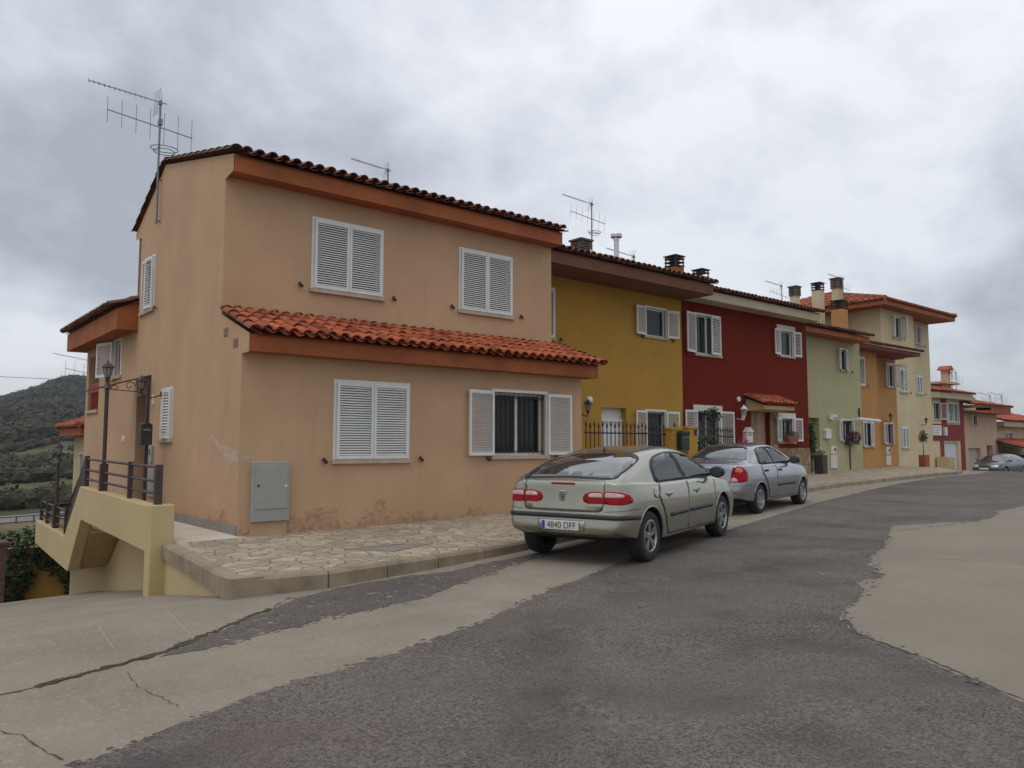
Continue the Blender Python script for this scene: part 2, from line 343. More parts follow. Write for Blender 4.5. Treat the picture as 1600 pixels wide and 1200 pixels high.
def grid_obj(name, xs, ys, matf, mats):
    vs = [(x, y, T(x, y)) for x in xs for y in ys]; n = len(ys)
    fs = [(i*n+j, (i+1)*n+j, (i+1)*n+j+1, i*n+j+1) for i in range(len(xs)-1) for j in range(n-1)]
    me = bpy.data.meshes.new(name); me.from_pydata(vs, [], fs)
    for m in mats: me.materials.append(m)
    me.polygons.foreach_set('material_index', [matf(vs[f[0]]) for f in fs])
    me.polygons.foreach_set('use_smooth', [True]*len(fs))
    o = bpy.data.objects.new(name, me); COL.objects.link(o); o['kind'] = 'structure'; return o
grid_obj('ground', xs, ys, lambda v: 1 if v[1] > 26 or v[0] > 90 or v[0] < -40 or v[1] < -40 else 0, [mconc, mfield])
def sheet(name, poly, m, off, step=.3, jit=0., zf=None, seed=1, spacing=.12, edges=None):
    """thin sheet following the ground; its outline is roughened by jit"""
    rnd = random.Random(seed); P = []
    for i, (a, b) in enumerate(zip(poly, poly[1:]+poly[:1])):
        A = Vector(a); B = Vector(b); L = (B-A).length; j = jit if (edges is None or i in edges) else 0
        k = max(1, int(L/(spacing if j else step)))
        nrm = Vector((-(B-A).y, (B-A).x)).normalized()
        for q in range(k):
            p = A.lerp(B, q/k)
            if j and q: p = p+nrm*(noise.fractal(Vector((p.x*2.6, p.y*2.6, seed)), .55, 2.2, 6)*j+rnd.uniform(-.25, .25)*j)
            P.append(Vector(p))
    n = len(P); x0 = min(p.x for p in P); x1 = max(p.x for p in P); y0 = min(p.y for p in P); y1 = max(p.y for p in P)
    def inside(x, y):
        c = False
        for i in range(n):
            a, b = P[i], P[i-1]
            if (a.y > y) != (b.y > y) and x < (b.x-a.x)*(y-a.y)/(b.y-a.y)+a.x: c = not c
        return c
    Q = list(P); x = math.ceil(x0/step)*step
    while x < x1:
        y = math.ceil(y0/step)*step
        while y < y1:
            if inside(x, y): Q.append(Vector((x+.001, y+.001)))
            y += step
        x += step
    r = delaunay_2d_cdt(Q, [(i, (i+1) % n) for i in range(n)], [], 1, 1e-5)
    zf = zf or T
    me = bpy.data.meshes.new(name); me.from_pydata([(p.x, p.y, zf(p.x, p.y)+off) for p in r[0]], [], r[2]); me.materials.append(m)
    me.polygons.foreach_set('use_smooth', [True]*len(me.polygons))
    o = bpy.data.objects.new(name, me); COL.objects.link(o); o['kind'] = 'structure'; return o
# the asphalt carriageway, the crumbling strip by the kerb and the big smooth repair on the right
sheet('road', [(-6, 1.6), (-2, 3.0), (.88, 4.44), (1.98, 4.92), (2.98, 5.10), (4.2, 5.45), (5.3, 5.97), (7.06, 6.62), (8.2, 7.0), (10.95, 7.70), (16.8, 9.25), (23.95, 10.75), (29, 11.6), (34.5, 12.1), (46, 15), (60, 18.2), (85, 23), (88, 6), (40, -6), (10, -9), (-6, -9)], masph, .0025, .4, .03, seed=3, spacing=.07, edges=range(0, 13))
sheet('broken_asphalt', [(1.77, 6.23), (2.29, 6.65), (2.83, 7.07), (3.56, 7.56), (4.01, 7.76), (4.3, 7.78), (4.68, 7.8), (5.05, 7.80), (5.45, 7.72), (6.21, 7.93), (6.67, 7.98), (7.36, 8.10), (8.06, 8.22), (10, 8.75), (9.6, 8.4), (7.84, 8.01), (7.05, 7.81), (6.25, 7.52), (5.36, 7.13), (4.74, 6.86), (4.28, 6.64), (3.89, 6.58), (3.6, 6.56), (3.2, 6.53), (2.85, 6.4), (2.54, 6.32), (2.15, 6.24)], mdkas, .0032, .3, .05, seed=5, spacing=.05)
sheet('concrete_repair', [(12.56, 5.75), (13.3, 6.0), (14.2, 5.75), (14.98, 5.31), (15.9, 5.4), (17.05, 5.65), (20.68, 5.86), (30, 6.4), (34, -2), (9, -4), (5.2, .6), (5.28, 1.68), (5.43, 1.93), (5.6, 2.2), (5.78, 2.46), (6.0, 2.8), (6.19, 3.17), (6.45, 3.40), (6.66, 3.5), (7.2, 3.62), (7.7, 3.80), (8.2, 4.08), (8.71, 4.11), (9.4, 4.55), (9.96, 4.78), (11.2, 5.2)], mpat, .004, .3, .08, seed=9, spacing=.06)
def line_sheet(name, pts, wd, m, off, seed=1, jit=.03):
    """thin ragged band (a crack with weeds)"""
    rnd = random.Random(seed); P = []
    for a, b in zip(pts, pts[1:]):
        A = Vector(a); B = Vector(b); k = max(1, int((B-A).length/.05)); nr = Vector((-(B-A).y, (B-A).x)).normalized()
        for q in range(k): P.append((A.lerp(B, q/k)+nr*rnd.uniform(-jit, jit), nr, wd*rnd.uniform(.25, 1.3)))
    vs = []; fs = []
    for i, (p, nr, w_) in enumerate(P):
        for sgn in (-1, 1): q = p+nr*w_*sgn*.5; vs.append((q.x, q.y, T(q.x, q.y)+off))
        if i: fs.append((2*i-2, 2*i-1, 2*i+1, 2*i))
    me = bpy.data.meshes.new(name); me.from_pydata(vs, [], fs); me.materials.append(m)
    o = bpy.data.objects.new(name, me); COL.objects.link(o); o['kind'] = 'structure'; return o
def crumbs(name, lines, m, off, n, spread, seed):
    """loose islands of one surface scattered over the edge of the next"""
    rnd = random.Random(seed); vs = []; fs = []
    for pts in lines:
        L = sum((Vector(b)-Vector(a)).length for a, b in zip(pts, pts[1:]))
        for a, b in zip(pts, pts[1:]):
            A, B = Vector(a), Vector(b)
            for i in range(int(n*(B-A).length)):
                p = A.lerp(B, rnd.random())+Vector((rnd.gauss(0, spread), rnd.gauss(0, spread))); r = abs(rnd.gauss(0, .012))+.004; k = rnd.choice((5, 6, 7)); st_ = len(vs); a0 = rnd.random()*6
                for q in range(k): t_ = a0+6.283*q/k; rr_ = r*rnd.uniform(.5, 1.5); x, y = p.x+math.cos(t_)*rr_*1.3, p.y+math.sin(t_)*rr_*.9; vs.append((x, y, T(x, y)+off))
                fs.append(tuple(range(st_, st_+k)))
    me = bpy.data.meshes.new(name); me.from_pydata(vs, [], fs); me.materials.append(m); o = bpy.data.objects.new(name, me); COL.objects.link(o); o['kind'] = 'structure'
RL = [(.88, 4.44), (1.98, 4.92), (2.98, 5.10), (4.2, 5.45), (5.3, 5.97), (7.06, 6.62), (8.2, 7.0), (10.95, 7.70)]
DL = [(2.15, 6.24), (2.85, 6.4), (3.6, 6.56), (4.28, 6.64), (5.36, 7.13), (6.25, 7.52), (7.05, 7.81)]
PL = [(5.43, 1.93), (5.78, 2.46), (6.19, 3.17), (6.66, 3.5), (7.7, 3.80), (8.71, 4.11), (9.96, 4.78), (11.2, 5.2), (12.56, 5.75), (14.98, 5.31)]
crumbs('road_fragments', [RL], masph, .003, 22, .03, 11); crumbs('road_fragments', [RL], mconc, .0034, 14, .02, 12)
crumbs('road_fragments', [DL, [(2.34, 6.8), (3.0, 7.2), (3.45, 7.62)]], mdkas, .0036, 25, .035, 13); crumbs('road_fragments', [DL], mconc, .004, 25, .05, 14); crumbs('road_fragments', [[(2.6, 6.7), (4.5, 7.25), (6.5, 7.75)]], mconc, .004, 22, .2, 15)
crumbs('road_fragments', [PL], masph, .0048, 40, .04, 16)
mcrk = mat('crack_dirt', (.075, .066, .052), 1, .3, 9.)
mscr_ = mat('scraped_concrete', (.37, .325, .26), .9, .2, 20.)
mmoss = mat('moss', (.060, .052, .022), 1, .45, 14., .6, 60)
line_sheet('ground_crack', [(-1.5, 5.1), (.0, 5.72), (.75, 6.01), (1.0, 6.04), (1.25, 6.16), (1.8, 6.32), (2.0, 6.42)], .022, mcrk, .0042, 1, .012)
line_sheet('moss_strip', [(.95, 6.05), (1.3, 6.16), (1.55, 6.24), (1.95, 6.42), (2.3, 6.70)], .085, mmoss, .0046, 21, .02)
line_sheet('moss_strip', [(2.28, 6.69), (2.6, 6.9), (2.9, 7.15), (3.1, 7.26)], .06, mmoss, .0046, 22, .025)
line_sheet('ground_crack', [(5.2, 1.0), (5.28, 1.60), (5.43, 1.86), (5.78, 2.40), (6.12, 3.1), (6.6, 3.46)], .022, mcrk, .0055, 2, .012)
line_sheet('ground_crack', [(.62, 5.36), (.74, 5.12), (.80, 4.78), (.86, 4.53)], .010, mcrk, .0042, 3, .012)
line_sheet('ground_crack', [(1.5, 5.99), (1.46, 5.6), (1.5, 5.3), (1.55, 4.95)], .006, mcrk, .0042, 31, .015)
line_sheet('scrape_mark', [(2.31, 8.02), (2.23, 7.38), (2.14, 6.7)], .010, mscr_, .002, 4, .003)
line_sheet('scrape_mark', [(1.65, 7.6), (1.57, 6.71)], .008, mscr_, .002, 41, .003)
line_sheet('scrape_mark', [(2.42, 10.1), (2.6, 10.0)], .05, mscr_, .002, 42, .02)
line_sheet('ground_crack', [(9.96, 4.72), (10.6, 3.6), (11.5, 1.2), (12.5, -2)], .010, mcrk, .0055, 5, .012)
g_ = MB(); rnd = random.Random(4)
for i in range(700):                                                    # weeds in the crack
    t_ = rnd.random(); pts = [(.0, 5.72), (.95, 6.05), (1.55, 6.24), (2.3, 6.70), (3.1, 7.26)]; k = rnd.choice([0, 1, 1, 2, 2, 3]); A = Vector(pts[k]).lerp(Vector(pts[k+1]), t_)
    if noise.noise(Vector((A.x*2, A.y*2, 3))) < -.05: continue
    x, y = A.x+rnd.gauss(0, .02), A.y+rnd.gauss(0, .02); z = T(x, y); a = rnd.uniform(0, 6.28); h = rnd.uniform(.006, .018)
    g_.add([(x, y, z), (x+.006*math.cos(a), y+.006*math.sin(a), z), (x+.02*math.cos(a+1), y+.02*math.sin(a+1), z+h)], [(0, 1, 2)])
tag(g_.build('weeds', mplant), 'thin line of low weeds growing in the crack of the concrete ramp', 'weeds', kind='stuff')
# ------------------------------------------------------------------ pavement and kerb
KL = [(2.95, 8.0), (3.92, 7.83), (5.5, 8.06), (7.2, 8.4), (10, 9.02), (13, 9.72), (16.5, 10.5), (20, 11.1), (24, 11.5), (28, 11.85), (32.2, 12.15), (34, 12.6), (36, 13.8), (40, 15.8), (44, 17.0)]
def PZ(x, y): return max(.25, T(x, 0)+.125)
sheet('pavement', KL+[(46.9, 18.9), (39.3, 18.5), (34, 17.4), (28, 15.7), (11.6, 15.0), (4.3, 12.0), (3.44, 12.0), (3.27, 11.5)], mpav, .0, .4, zf=PZ)
k = MB()
KL2 = [(3.27, 11.5)]+KL
def offset_line(L, d):
    o = []
    for i, p in enumerate(L):
        a = Vector(L[max(i-1, 0)]); b = Vector(L[min(i+1, len(L)-1)]); n = Vector((-(b-a).y, (b-a).x)).normalized(); o.append(Vector(p)+n*d)
    return o
def dens(L, st):
    r = []
    for a, b in zip(L, L[1:]):
        A = Vector(a); B = Vector(b); n = max(1, round((B-A).length/st))
        for q in range(n): r.append(A.lerp(B, q/n))
    r.append(Vector(L[-1])); return r
ko = [Vector(p) for p in dens(KL2, 1.0)]; 
for a, b in zip(ko, ko[1:]):
    d = (b-a).normalized(); n = Vector((-d.y, d.x)); a2 = a+d*.006; b2 = b-d*.006
    za, zb = PZ(*a), PZ(*b); vs = []
    for p, z in ((a2, za), (b2, zb)):
        lo = min(T(p.x-.1, p.y-.05)-.06, z-.2) if p.y < 8.3 or p.x > 3.4 else z-.19
        vs += [(p.x-n.x*.03, p.y-n.y*.03, lo), (p.x-n.x*.03, p.y-n.y*.03, z-.025), (p.x-n.x*.005, p.y-n.y*.005, z+.006), (p.x+n.x*.13, p.y+n.y*.13, z+.006), (p.x+n.x*.13, p.y+n.y*.13, lo)]
    k.add(vs, [(0, 1, 6, 5), (1, 2, 7, 6), (2, 3, 8, 7), (3, 4, 9, 8), (4, 0, 5, 9), (0, 1, 2, 3, 4), (5, 6, 7, 8, 9)])
tag(k.build('kerb', mkerb), None, None, kind='structure')
k = MB(); k.prism([(8.1, -.4), (8.1, .08), (11.5, .08), (11.5, -1.2)], 'x', 3.02, 3.3)
k.v = [Vector((p.x+(p.y-8.1)*.08, p.y, p.z)) for p in k.v]
tag(k.build('pavement_retaining_wall', mcy), 'low pale yellow wedge of wall under the left edge of the stone pavement', 'retaining wall')
# metal access cover in the pavement
kc = MB(); kc.prism([(2.905, 8.2), (2.90, 7.985), (2.93, 7.95), (3.0, 7.95), (3.25, 7.925), (3.25, 8.04), (3.09, 8.09), (3.07, 8.2)], 'z', .0, .2575); tag(kc.build('kerb', mkerb), None, None, kind='structure')
c_ = MB(); zc = PZ(5.6, 9.2)
for q in range(5):
    c_.prism([(5.3+.17*q, 8.75+.07*q), (5.46+.17*q, 8.816+.07*q), (5.05+.17*q, 9.4), (4.89+.17*q, 9.33)], 'z', zc+.002, zc+.008)
o = c_.build('access_cover', mat('cover_concrete', (.24, .21, .165), .9, .15, 8., .3)); tag(o, 'ribbed rectangular access cover set into the crazy paving', 'access cover')
# ------------------------------------------------------------------ walls, windows, roofs
def facade(mb, a0, a1, h0, h1, holes=(), depth=.14):
    A = sorted({a0, a1}|{q for h in holes for q in h[:2]}); H = sorted({h0, h1}|{q for h in holes for q in h[2:4]})
    for i in range(len(A)-1):
        for j in range(len(H)-1):
            ca, ch = (A[i]+A[i+1])/2, (H[j]+H[j+1])/2
            if any(h[0] < ca < h[1] and h[2] < ch < h[3] for h in holes): continue
            mb.add([(A[i], 0, H[j]), (A[i+1], 0, H[j]), (A[i+1], 0, H[j+1]), (A[i], 0, H[j+1])], [(0, 1, 2, 3)])
    for h in holes:
        d = -(h[4] if len(h) > 4 else depth); p = [(h[0], h[2]), (h[1], h[2]), (h[1], h[3]), (h[0], h[3])]
        for q in range(4):
            a, b = p[q], p[(q+1) % 4]
            mb.add([(a[0], 0, a[1]), (b[0], 0, b[1]), (b[0], d, b[1]), (a[0], d, a[1])], [(0, 1, 2, 3)])
        mb.add([(p[0][0], d, p[0][1]), (p[1][0], d, p[1][1]), (p[2][0], d, p[2][1]), (p[3][0], d, p[3][1])], [(0, 1, 2, 3)])
def leaf(parent, fr, hinge, sgn, w_, h0, h1, ang, pitch=.044, label=None, m=None):
    """one louvred leaf; ang 0 = closed, 180 = folded flat against the wall"""
    a = R_(ang); L = fr @ Matrix.Translation((hinge, .025, 0)) @ Matrix(((sgn*math.cos(a), -sgn*math.sin(a), 0, 0), (math.sin(a), math.cos(a), 0, 0), (0, 0, 1, 0), (0, 0, 0, 1)))
    mb = MB(L); st = .05; T_ = .034
    if ang > 90: off = -.04
    else: off = 0
    mb.box(.004, st, off, off+T_, h0, h1); mb.box(w_-st, w_-.004, off, off+T_, h0, h1); mb.box(st, w_-st, off, off+T_, h0, h0+.06); mb.box(st, w_-st, off, off+T_, h1-.06, h1)
    n = max(4, int((h1-h0-.12)/pitch)); p = (h1-h0-.12)/n
    for i in range(n):
        z = h0+.06+p*(i+.5); mb.box(st, w_-st, -.0175, .0175, -.003, .003, Matrix.Translation((0, off+T_/2, z)) @ Matrix.Rotation(R_(-48), 4, 'X'))
    return mb.build('shutter', m or mwh, parent, label=label)
def catch(parent, fr, a, h):
    mb = MB(fr); mb.box(a-.012, a+.012, 0, .06, h-.012, h+.012); mb.box(a-.045, a-.012, .045, .06, h-.01, h+.045); mb.box(a+.012, a+.045, .045, .06, h-.045, h+.01); mb.box(a-.006, a+.006, .045, .06, h-.05, h+.05)
    return mb.build('shutter_catch', mblk, parent)
def window(house, fr, a0, a1, h0, h1, left=0, right=0, grille=None, sill=True, catches=(), lw=None, depth=.12, pitch=.044, frame=.045, curtain=True, mullion=True, wallm=None, label=None, leaves=True, surround=None):
    """white frame; sub-parts: pane, shutters, sill, grille. left/right = shutter angle (None = no leaf)"""
    mb = MB(fr); f = frame; pr = .018
    for (x0, x1, y0, y1) in ((a0-f, a0+.012, h0, h1+f), (a1-.012, a1+f, h0, h1+f), (a0+.012, a1-.012, h1-.012, h1+f)): mb.box(x0, x1, -.03, pr, y0, y1)
    if not sill: mb.box(a0-f, a1+f, -.03, pr+.002, h0-f, h0)
    q = .045; d = -depth+.03                                        # casement behind the shutters
    for (x0, x1, y0, y1) in ((a0+.012, a0+.012+q, h0, h1-.012), (a1-.012-q, a1-.012, h0, h1-.012), (a0+.012+q, a1-.012-q, h1-.012-q, h1-.012), (a0+.012+q, a1-.012-q, h0, h0+q)): mb.box(x0, x1, d-.025, d+.03, y0, y1)
    if mullion: c = (a0+a1)/2; mb.box(c-.03, c+.03, d-.022, d+.033, h0+q, h1-.012-q)
    W = mb.build('window', mwh, house, label=label)
    p = MB(fr); p.box(a0+.03, a1-.03, d-.012, d-.006, h0+.02, h1-.03); p.build('pane', mgl, W)
    if left is None and right is None: pass
    w_ = lw or (a1-a0)/2
    if left is not None: leaf(W, fr, a0-.0+(0 if left < 90 else -f*.4), 1, w_, h0+.004, h1+.0, left, pitch)
    if right is not None: leaf(W, fr, a1+.0+(0 if right < 90 else f*.4), -1, w_, h0+.004, h1+.0, right, pitch)
    if sill:
        s = MB(fr); s.box(a0-.07, a1+.07, -.10, .055, h0-.075, h0-.002); s.build('sill', msill, W, bevel=.006)
    if surround:
        s = MB(fr); g = .13
        for (x0, x1, y0, y1) in ((a0-f-g, a0-f, h0-.075, h1+f+g), (a1+f, a1+f+g, h0-.075, h1+f+g), (a0-f, a1+f, h1+f, h1+f+g)): s.box(x0, x1, -.01, .022, y0, y1)
        s.build('surround', surround, W)
    if grille:
        s = MB(fr); n = grille; dd = .0
        for i in range(n): x = a0+.06+(a1-a0-.12)*i/(n-1); s.tube([(x, -.045, h0+.03), (x, -.045, h1-.03)], .0085, 5)
        for z in (h0+.07, h1-.09): s.box(a0+.01, a1-.01, -.053, -.037, z-.009, z+.009)
        for i in range(n-1):
            x = a0+.06+(a1-a0-.12)*(i+.5)/(n-1); s.box(x-.03, x+.03, -.05, -.042, h1-.13, h1-.11)
        if n > 6:
            x = (a0+a1)/2
            for z in (.35, .5, .65): s.lathe([(.022, -.006), (.034, -.006), (.034, .006), (.022, .006), (.022, -.006)], (x, -.035, h0+(h1-h0)*z), 10, 'y')
        s.build('grille', mblk, W)
    for c in catches: catch(W, fr, *c)
    return W
def tiles(house, name, x0, x1, ye, ze, yr, zr, mats=None, axis='x', pitch=.215, row=.38, seg=6, rake=True, parent=None, back=None, rnd_seed=1):
    """barrel-tile roof slope; eave line at (ye, ze), top at (yr, zr), running from x0 to x1. axis 'y' swaps x and y."""
    rnd = random.Random(rnd_seed); mb = MB(); L = math.hypot(yr-ye, zr-ze); dy, dz = (yr-ye)/L, (zr-ze)/L; ny, nz_ = -dz, dy
    if nz_ < 0: ny, nz_ = -ny, -nz_
    def P(u, v, h): q = (u, ye+dy*v+ny*h, ze+dz*v+nz_*h); return q if axis == 'x' else (q[1], q[0], q[2])
    mb.add([P(x0, .02, -.03), P(x1, .02, -.03), P(x1, L, -.03), P(x0, L, -.03)], [(0, 1, 2, 3)], .6)
    nc = max(1, round((x1-x0)/pitch)); pc = (x1-x0)/nc; nr = max(1, math.ceil(L/row))
    def arch(u, v0, v1, r0, r1, h0, h1, up, tint):
        ju = rnd.gauss(0, .006); jh = rnd.uniform(-.006, .010)
        vs = []; n = seg+1
        for (v, r, h) in ((v0, r0, h0), (v1, r1, h1)):
            for ring in (0, .014):
                for i in range(n):
                    a = math.pi*i/seg; rr = r-ring
                    vs.append(P(u+ju-math.cos(a)*rr, v, h+jh+(math.sin(a)*rr*.85 if up else -math.sin(a)*rr*.6)))
        fs = []
        for i in range(seg):
            fs.append((i, i+1, 2*n+i+1, 2*n+i))                     # outer skin
            fs.append((i, n+i, n+i+1, i+1))                         # the rim seen at the eave
        mb.add(vs, fs, tint)
    for j in range(nr):
        v0 = j*row; v1 = min(L, v0+row+.06); base = .018
        for i in range(nc):
            u = x0+pc*(i+.5); t = rnd.random()
            arch(u, v0-(.05 if j == 0 else 0), v1, pc*.40, pc*.34, .045+base, .045, True, t*t)
            if i < nc-1 or True: arch(u+pc/2, v0-(.02 if j == 0 else 0), v1, pc*.36, pc*.30, .035+base, .035, False, rnd.random())
    o = mb.build(name, mats or mtile, parent or house, smooth=False, recalc=False)
    if rake:
        for xx in ((x0, x1) if rake is True else rake):
            rk = MB()
            for j in range(nr):
                v0 = j*row-.04; v1 = min(L, j*row+row+.04); vs = []
                for (v, r, h) in ((v0, .095, .075), (v1, .08, .055)):
                    for i in range(7):
                        a = math.pi*i/6; vs.append(P(xx-math.cos(a)*r, v, h+math.sin(a)*r*.8-.02))
                rk.add(vs, [(i, i+1, 8+i, 7+i) for i in range(6)], rnd.random())
            rk.build('verge_tiles', mats or mtile, o, recalc=False)
    return o
def ridge(parent, x0, x1, y, z, m=None, axis='x'):
    mb = MB(); n = max(1, round(abs(x1-x0)/.38))
    for i in range(n):
        a, b = x0+(x1-x0)*i/n-.03, x0+(x1-x0)*(i+1)/n+.03; vs = []
        for (u, r) in ((a, .12), (b, .10)):
            for q in range(7): t_ = math.pi*q/6; p = (u, y-math.cos(t_)*r, z+math.sin(t_)*r*.8); vs.append(p if axis == 'x' else (p[1], p[0], p[2]))
        mb.add(vs, [(q, q+1, 8+q, 7+q) for q in range(6)])
    return mb.build('ridge_tiles', m or mtile, parent, recalc=False)
# ------------------------------------------------------------------ the peach corner house
X0, YA, YB, X1 = 4.37, 11.72, 12.65, 11.66
H = thing('house', 'two storey peach corner house with white louvred shutters and a tiled lean-to roof', 'house', (X0, YA, .25))
fA, fB, fS = FRONT(YA), FRONT(YB), SIDE(X0)
wb = MB(fA); facade(wb, X0, X1, -.3, 3.26, [(5.96, 7.34, 1.38, 2.66), (9.28, 10.64, 1.42, 2.66, .2)])
wb.fr = fB; facade(wb, X0, X1, 3.2, 6.34, [(5.95, 7.31, 4.38, 5.62), (9.15, 10.48, 4.36, 5.60)])
wb.fr = fS
facade(wb, YA, YB, -1.0, 3.24)
facade(wb, YB, 17.72, -1.0, 6.02, [(15.12, 15.78, 1.74, 2.66), (16.62, 17.5, 4.4, 5.46), (16.78, 17.62, .26, 2.64, .35)])
facade(wb, 17.72, 22.6, -4, 4.06, [(19.05, 19.72, 3.2, 4.02), (21.15, 22.35, 2.5, 3.86, .9)])
wb.fr = Matrix()
def xpoly(mb, pts, x): mb.add([(x, p[0], p[1]) for p in pts], [tuple(range(len(pts)))])
xpoly(wb, [(YB, 6.02), (YB, 6.0), (12.30, 6.05), (12.30, 6.33), (16.1, 7.22), (18.19, 6.24), (18.15, 6.1), (17.72, 6.06), (17.72, 6.02)], X0)
xpoly(wb, [(YA, 3.24), (YA, 3.01), (11.42, 3.02), (11.42, 3.30), (YB, 3.74), (YB, 3.24)], X0)
xpoly(wb, [(17.72, 4.06), (17.72, 4.6), (22.6, 4.6), (22.6, 4.06)], X0)
for (a, b, c, d) in ((X1, YA, 12.65, 3.3), (X1, YB, 19, 6.2)): wb.add([(a, b, -.3), (a, c, -.3), (a, c, d), (a, b, d)], [(0, 1, 2, 3)])
wb.add([(X0, 22.6, -4), (X1, 22.6, -4), (X1, 22.6, 4.6), (X0, 22.6, 4.6)], [(0, 1, 2, 3)])
wb.add([(X0, 17.9, 4), (X1, 17.9, 4), (X1, 17.9, 6.2), (X0, 17.9, 6.2)], [(0, 1, 2, 3)])
wb.build('wall', mp_, H)
# flaking paint patch and repaired corner, cement skirting along the terrace
s = MB(); s.box(X0-.025, X0-.001, YA+.01, 16.7, .2, .40); s.build('skirting', mat('cement_skirting', (.26, .25, .23), .9, .1, 3.), H)
s = MB(fS)
pp = [(11.73, 1.36), (11.73, 1.50), (12.1, 1.58), (12.45, 1.62), (12.75, 1.74), (12.95, 1.80), (13.05, 1.70), (12.7, 1.60), (12.45, 1.48), (12.2, 1.38), (12.05, 1.30), (11.9, 1.38)]
s.add([(a, .003, b) for a, b in pp], [tuple(range(len(pp)))])
s.fr = fA; pp = [(4.375, 1.36), (4.375, 1.50), (4.44, 1.50), (4.5, 1.44), (4.56, 1.41), (4.47, 1.38)]
s.add([(a, .003, b) for a, b in pp], [tuple(range(len(pp)))]); s.build('filler_patch', mat('filler', (.50, .38, .28), .9, .12, 6.), H)
# eaves
e_ = MB(); e_.box(X0+.012, X1+.02, 12.30, YB+.1, 6.04, 6.32); e_.build('fascia', mfas, H)
e_ = MB(); e_.box(X0+.012, 11.86, 11.42, YA+.1, 3.03, 3.29); e_.build('fascia', mfas, H)
r = tiles(H, 'roof', X0+.06, X1+.04, 12.22, 6.33, 16.1, 7.24, mtiled, rake=(X0,)); ridge(r, X0, X1, 16.1, 7.28, mtiled)
tiles(H, 'rear_roof', X0+.06, X1+.04, 18.24, 6.24, 16.1, 7.24, mtiled, rake=(X0,))
tiles(H, 'lean_to_roof', X0+.10, 11.9, 11.32, 3.30, YB+.0, 3.80, mtile, rake=(X0+.03, 11.9), row=.33, seg=8, rnd_seed=5)
# lower rear wing
e_ = MB(); e_.box(3.95, X0+.2, 17.74, 22.95, 4.06, 4.50); e_.build('fascia', mfas, H)
tiles(H, 'wing_roof', 17.72, 23.0, 3.86, 4.53, 8.0, 5.9, mtiled, axis='y', rake=(23.0,), row=.4)
s = MB(); s.prism([(3.96, 4.50), (X0, 4.50), (X0, 4.70)], 'y', 17.76, 17.80); s.build('plaster_patch', mfas, H)
# windows of the peach house
window(H, fA, 5.96, 7.34, 1.38, 2.66, 0, 0, catches=[(5.76, 1.36), (7.61, 1.37)], pitch=.041, mullion=False)
window(H, fA, 9.28, 10.64, 1.42, 2.66, 176, 176, grille=11, depth=.2, pitch=.041, catches=[(9.13, 1.36), (10.9, 1.36)], lw=.63)
window(H, fB, 5.95, 7.31, 4.38, 5.62, 0, 0, catches=[(5.70, 4.40), (7.58, 4.38)], pitch=.041, mullion=False)
window(H, fB, 9.15, 10.48, 4.36, 5.60, 0, 0, catches=[(8.93, 4.38), (10.75, 4.37)], pitch=.041, mullion=False)
window(H, fS, 16.62, 17.5, 4.4, 5.46, 5, None, catches=[(16.4, 4.36)], pitch=.05, lw=.42)
window(H, fS, 19.05, 19.72, 3.2, 4.02, None, 165, pitch=.05, lw=.7, catches=[(19.5, 3.12)])
window(H, fS, 15.12, 15.78, 1.74, 2.66, 7, None, pitch=.05, lw=.35)
# loggia at the rear corner
b_ = MB(fS); b_.box(21.10, 22.4, -.02, .05, 2.42, 2.5); L_ = b_.build('loggia_sill', msill, H)
b_ = MB(fS); b_.box(21.16, 22.34, -.86, -.8, 2.5, 3.85); b_.build('loggia_back', mat('terracotta_inner', (.28, .11, .06), .9, .1, 2.), H)
b_ = MB(fS); b_.box(21.2, 22.3, -.10, -.04, 2.95, 3.18)
for i in range(9): b_.box(21.2+i*.135, 21.215+i*.135, -.08, -.06, 2.5, 2.95)
b_.build('balcony_railing', mred, H)
# entrance door, deep in the side wall
b_ = MB(fS); b_.box(16.80, 17.60, -.34, -.30, .27, 2.62); D_ = b_.build('door', mat('dark_wood', (.045, .028, .02), .5, .2, 6.), H)
b_ = MB(fS); b_.lathe([(0, -.25), (.03, -.25), (.03, -.29), (0, -.29)], (16.9, 0, 1.3), 10, 'y'); b_.build('handle', mst, D_)
# vents under the lean-to
for (y, z) in ((12.42, 3.42), (11.98, 3.2)):
    b_ = MB(fS); b_.box(y-.09, y+.09, -.01, .008, z-.07, z+.07)
    for i in range(4): b_.box(y-.08, y+.08, .008, .014, z-.055+i*.032, z-.042+i*.032)
    b_.build('vent', mat('vent_grey', (.27, .2, .15), .8, .1, 9.), H)
# small boxes fixed to the peach walls
c = thing('meter_cabinet', 'tall grey metal utility cabinet on the peach front wall beside the house corner', 'cabinet', (4.85, YA, .25))
b_ = MB(fA); b_.box(4.55, 5.15, -.02, .10, .45, 1.36); b_.build('cabinet_frame', mgrey, c, bevel=.008)
b_ = MB(fA); b_.box(4.59, 5.11, .10, .112, .64, 1.32); d_ = b_.build('cabinet_door', mgrey, c, bevel=.004)
b_ = MB(fA); b_.lathe([(0, .122), (.018, .122), (.018, .11)], (4.64, 0, 1.0), 10, 'y'); b_.build('lock', mblk, d_)
b_ = MB(fA); b_.box(5.06, 5.10, .112, .118, .97, 1.0); b_.build('hinge', mwh, d_)
b_ = MB(fA); b_.box(4.56, 5.13, -.02, .05, .1, .45); b_.build('plinth', mat('plinth_peach', (.50, .32, .20), .9, .1, 2., .3), c)
c = thing('meter_box', 'pale grey gas meter box on the peach side wall, right of the entrance door', 'meter box', (X0, 16.3, .6))
b_ = MB(fS); b_.box(16.10, 16.52, 0, .04, .62, 1.15); b_.build('lower_box', mgrey, c, bevel=.006)
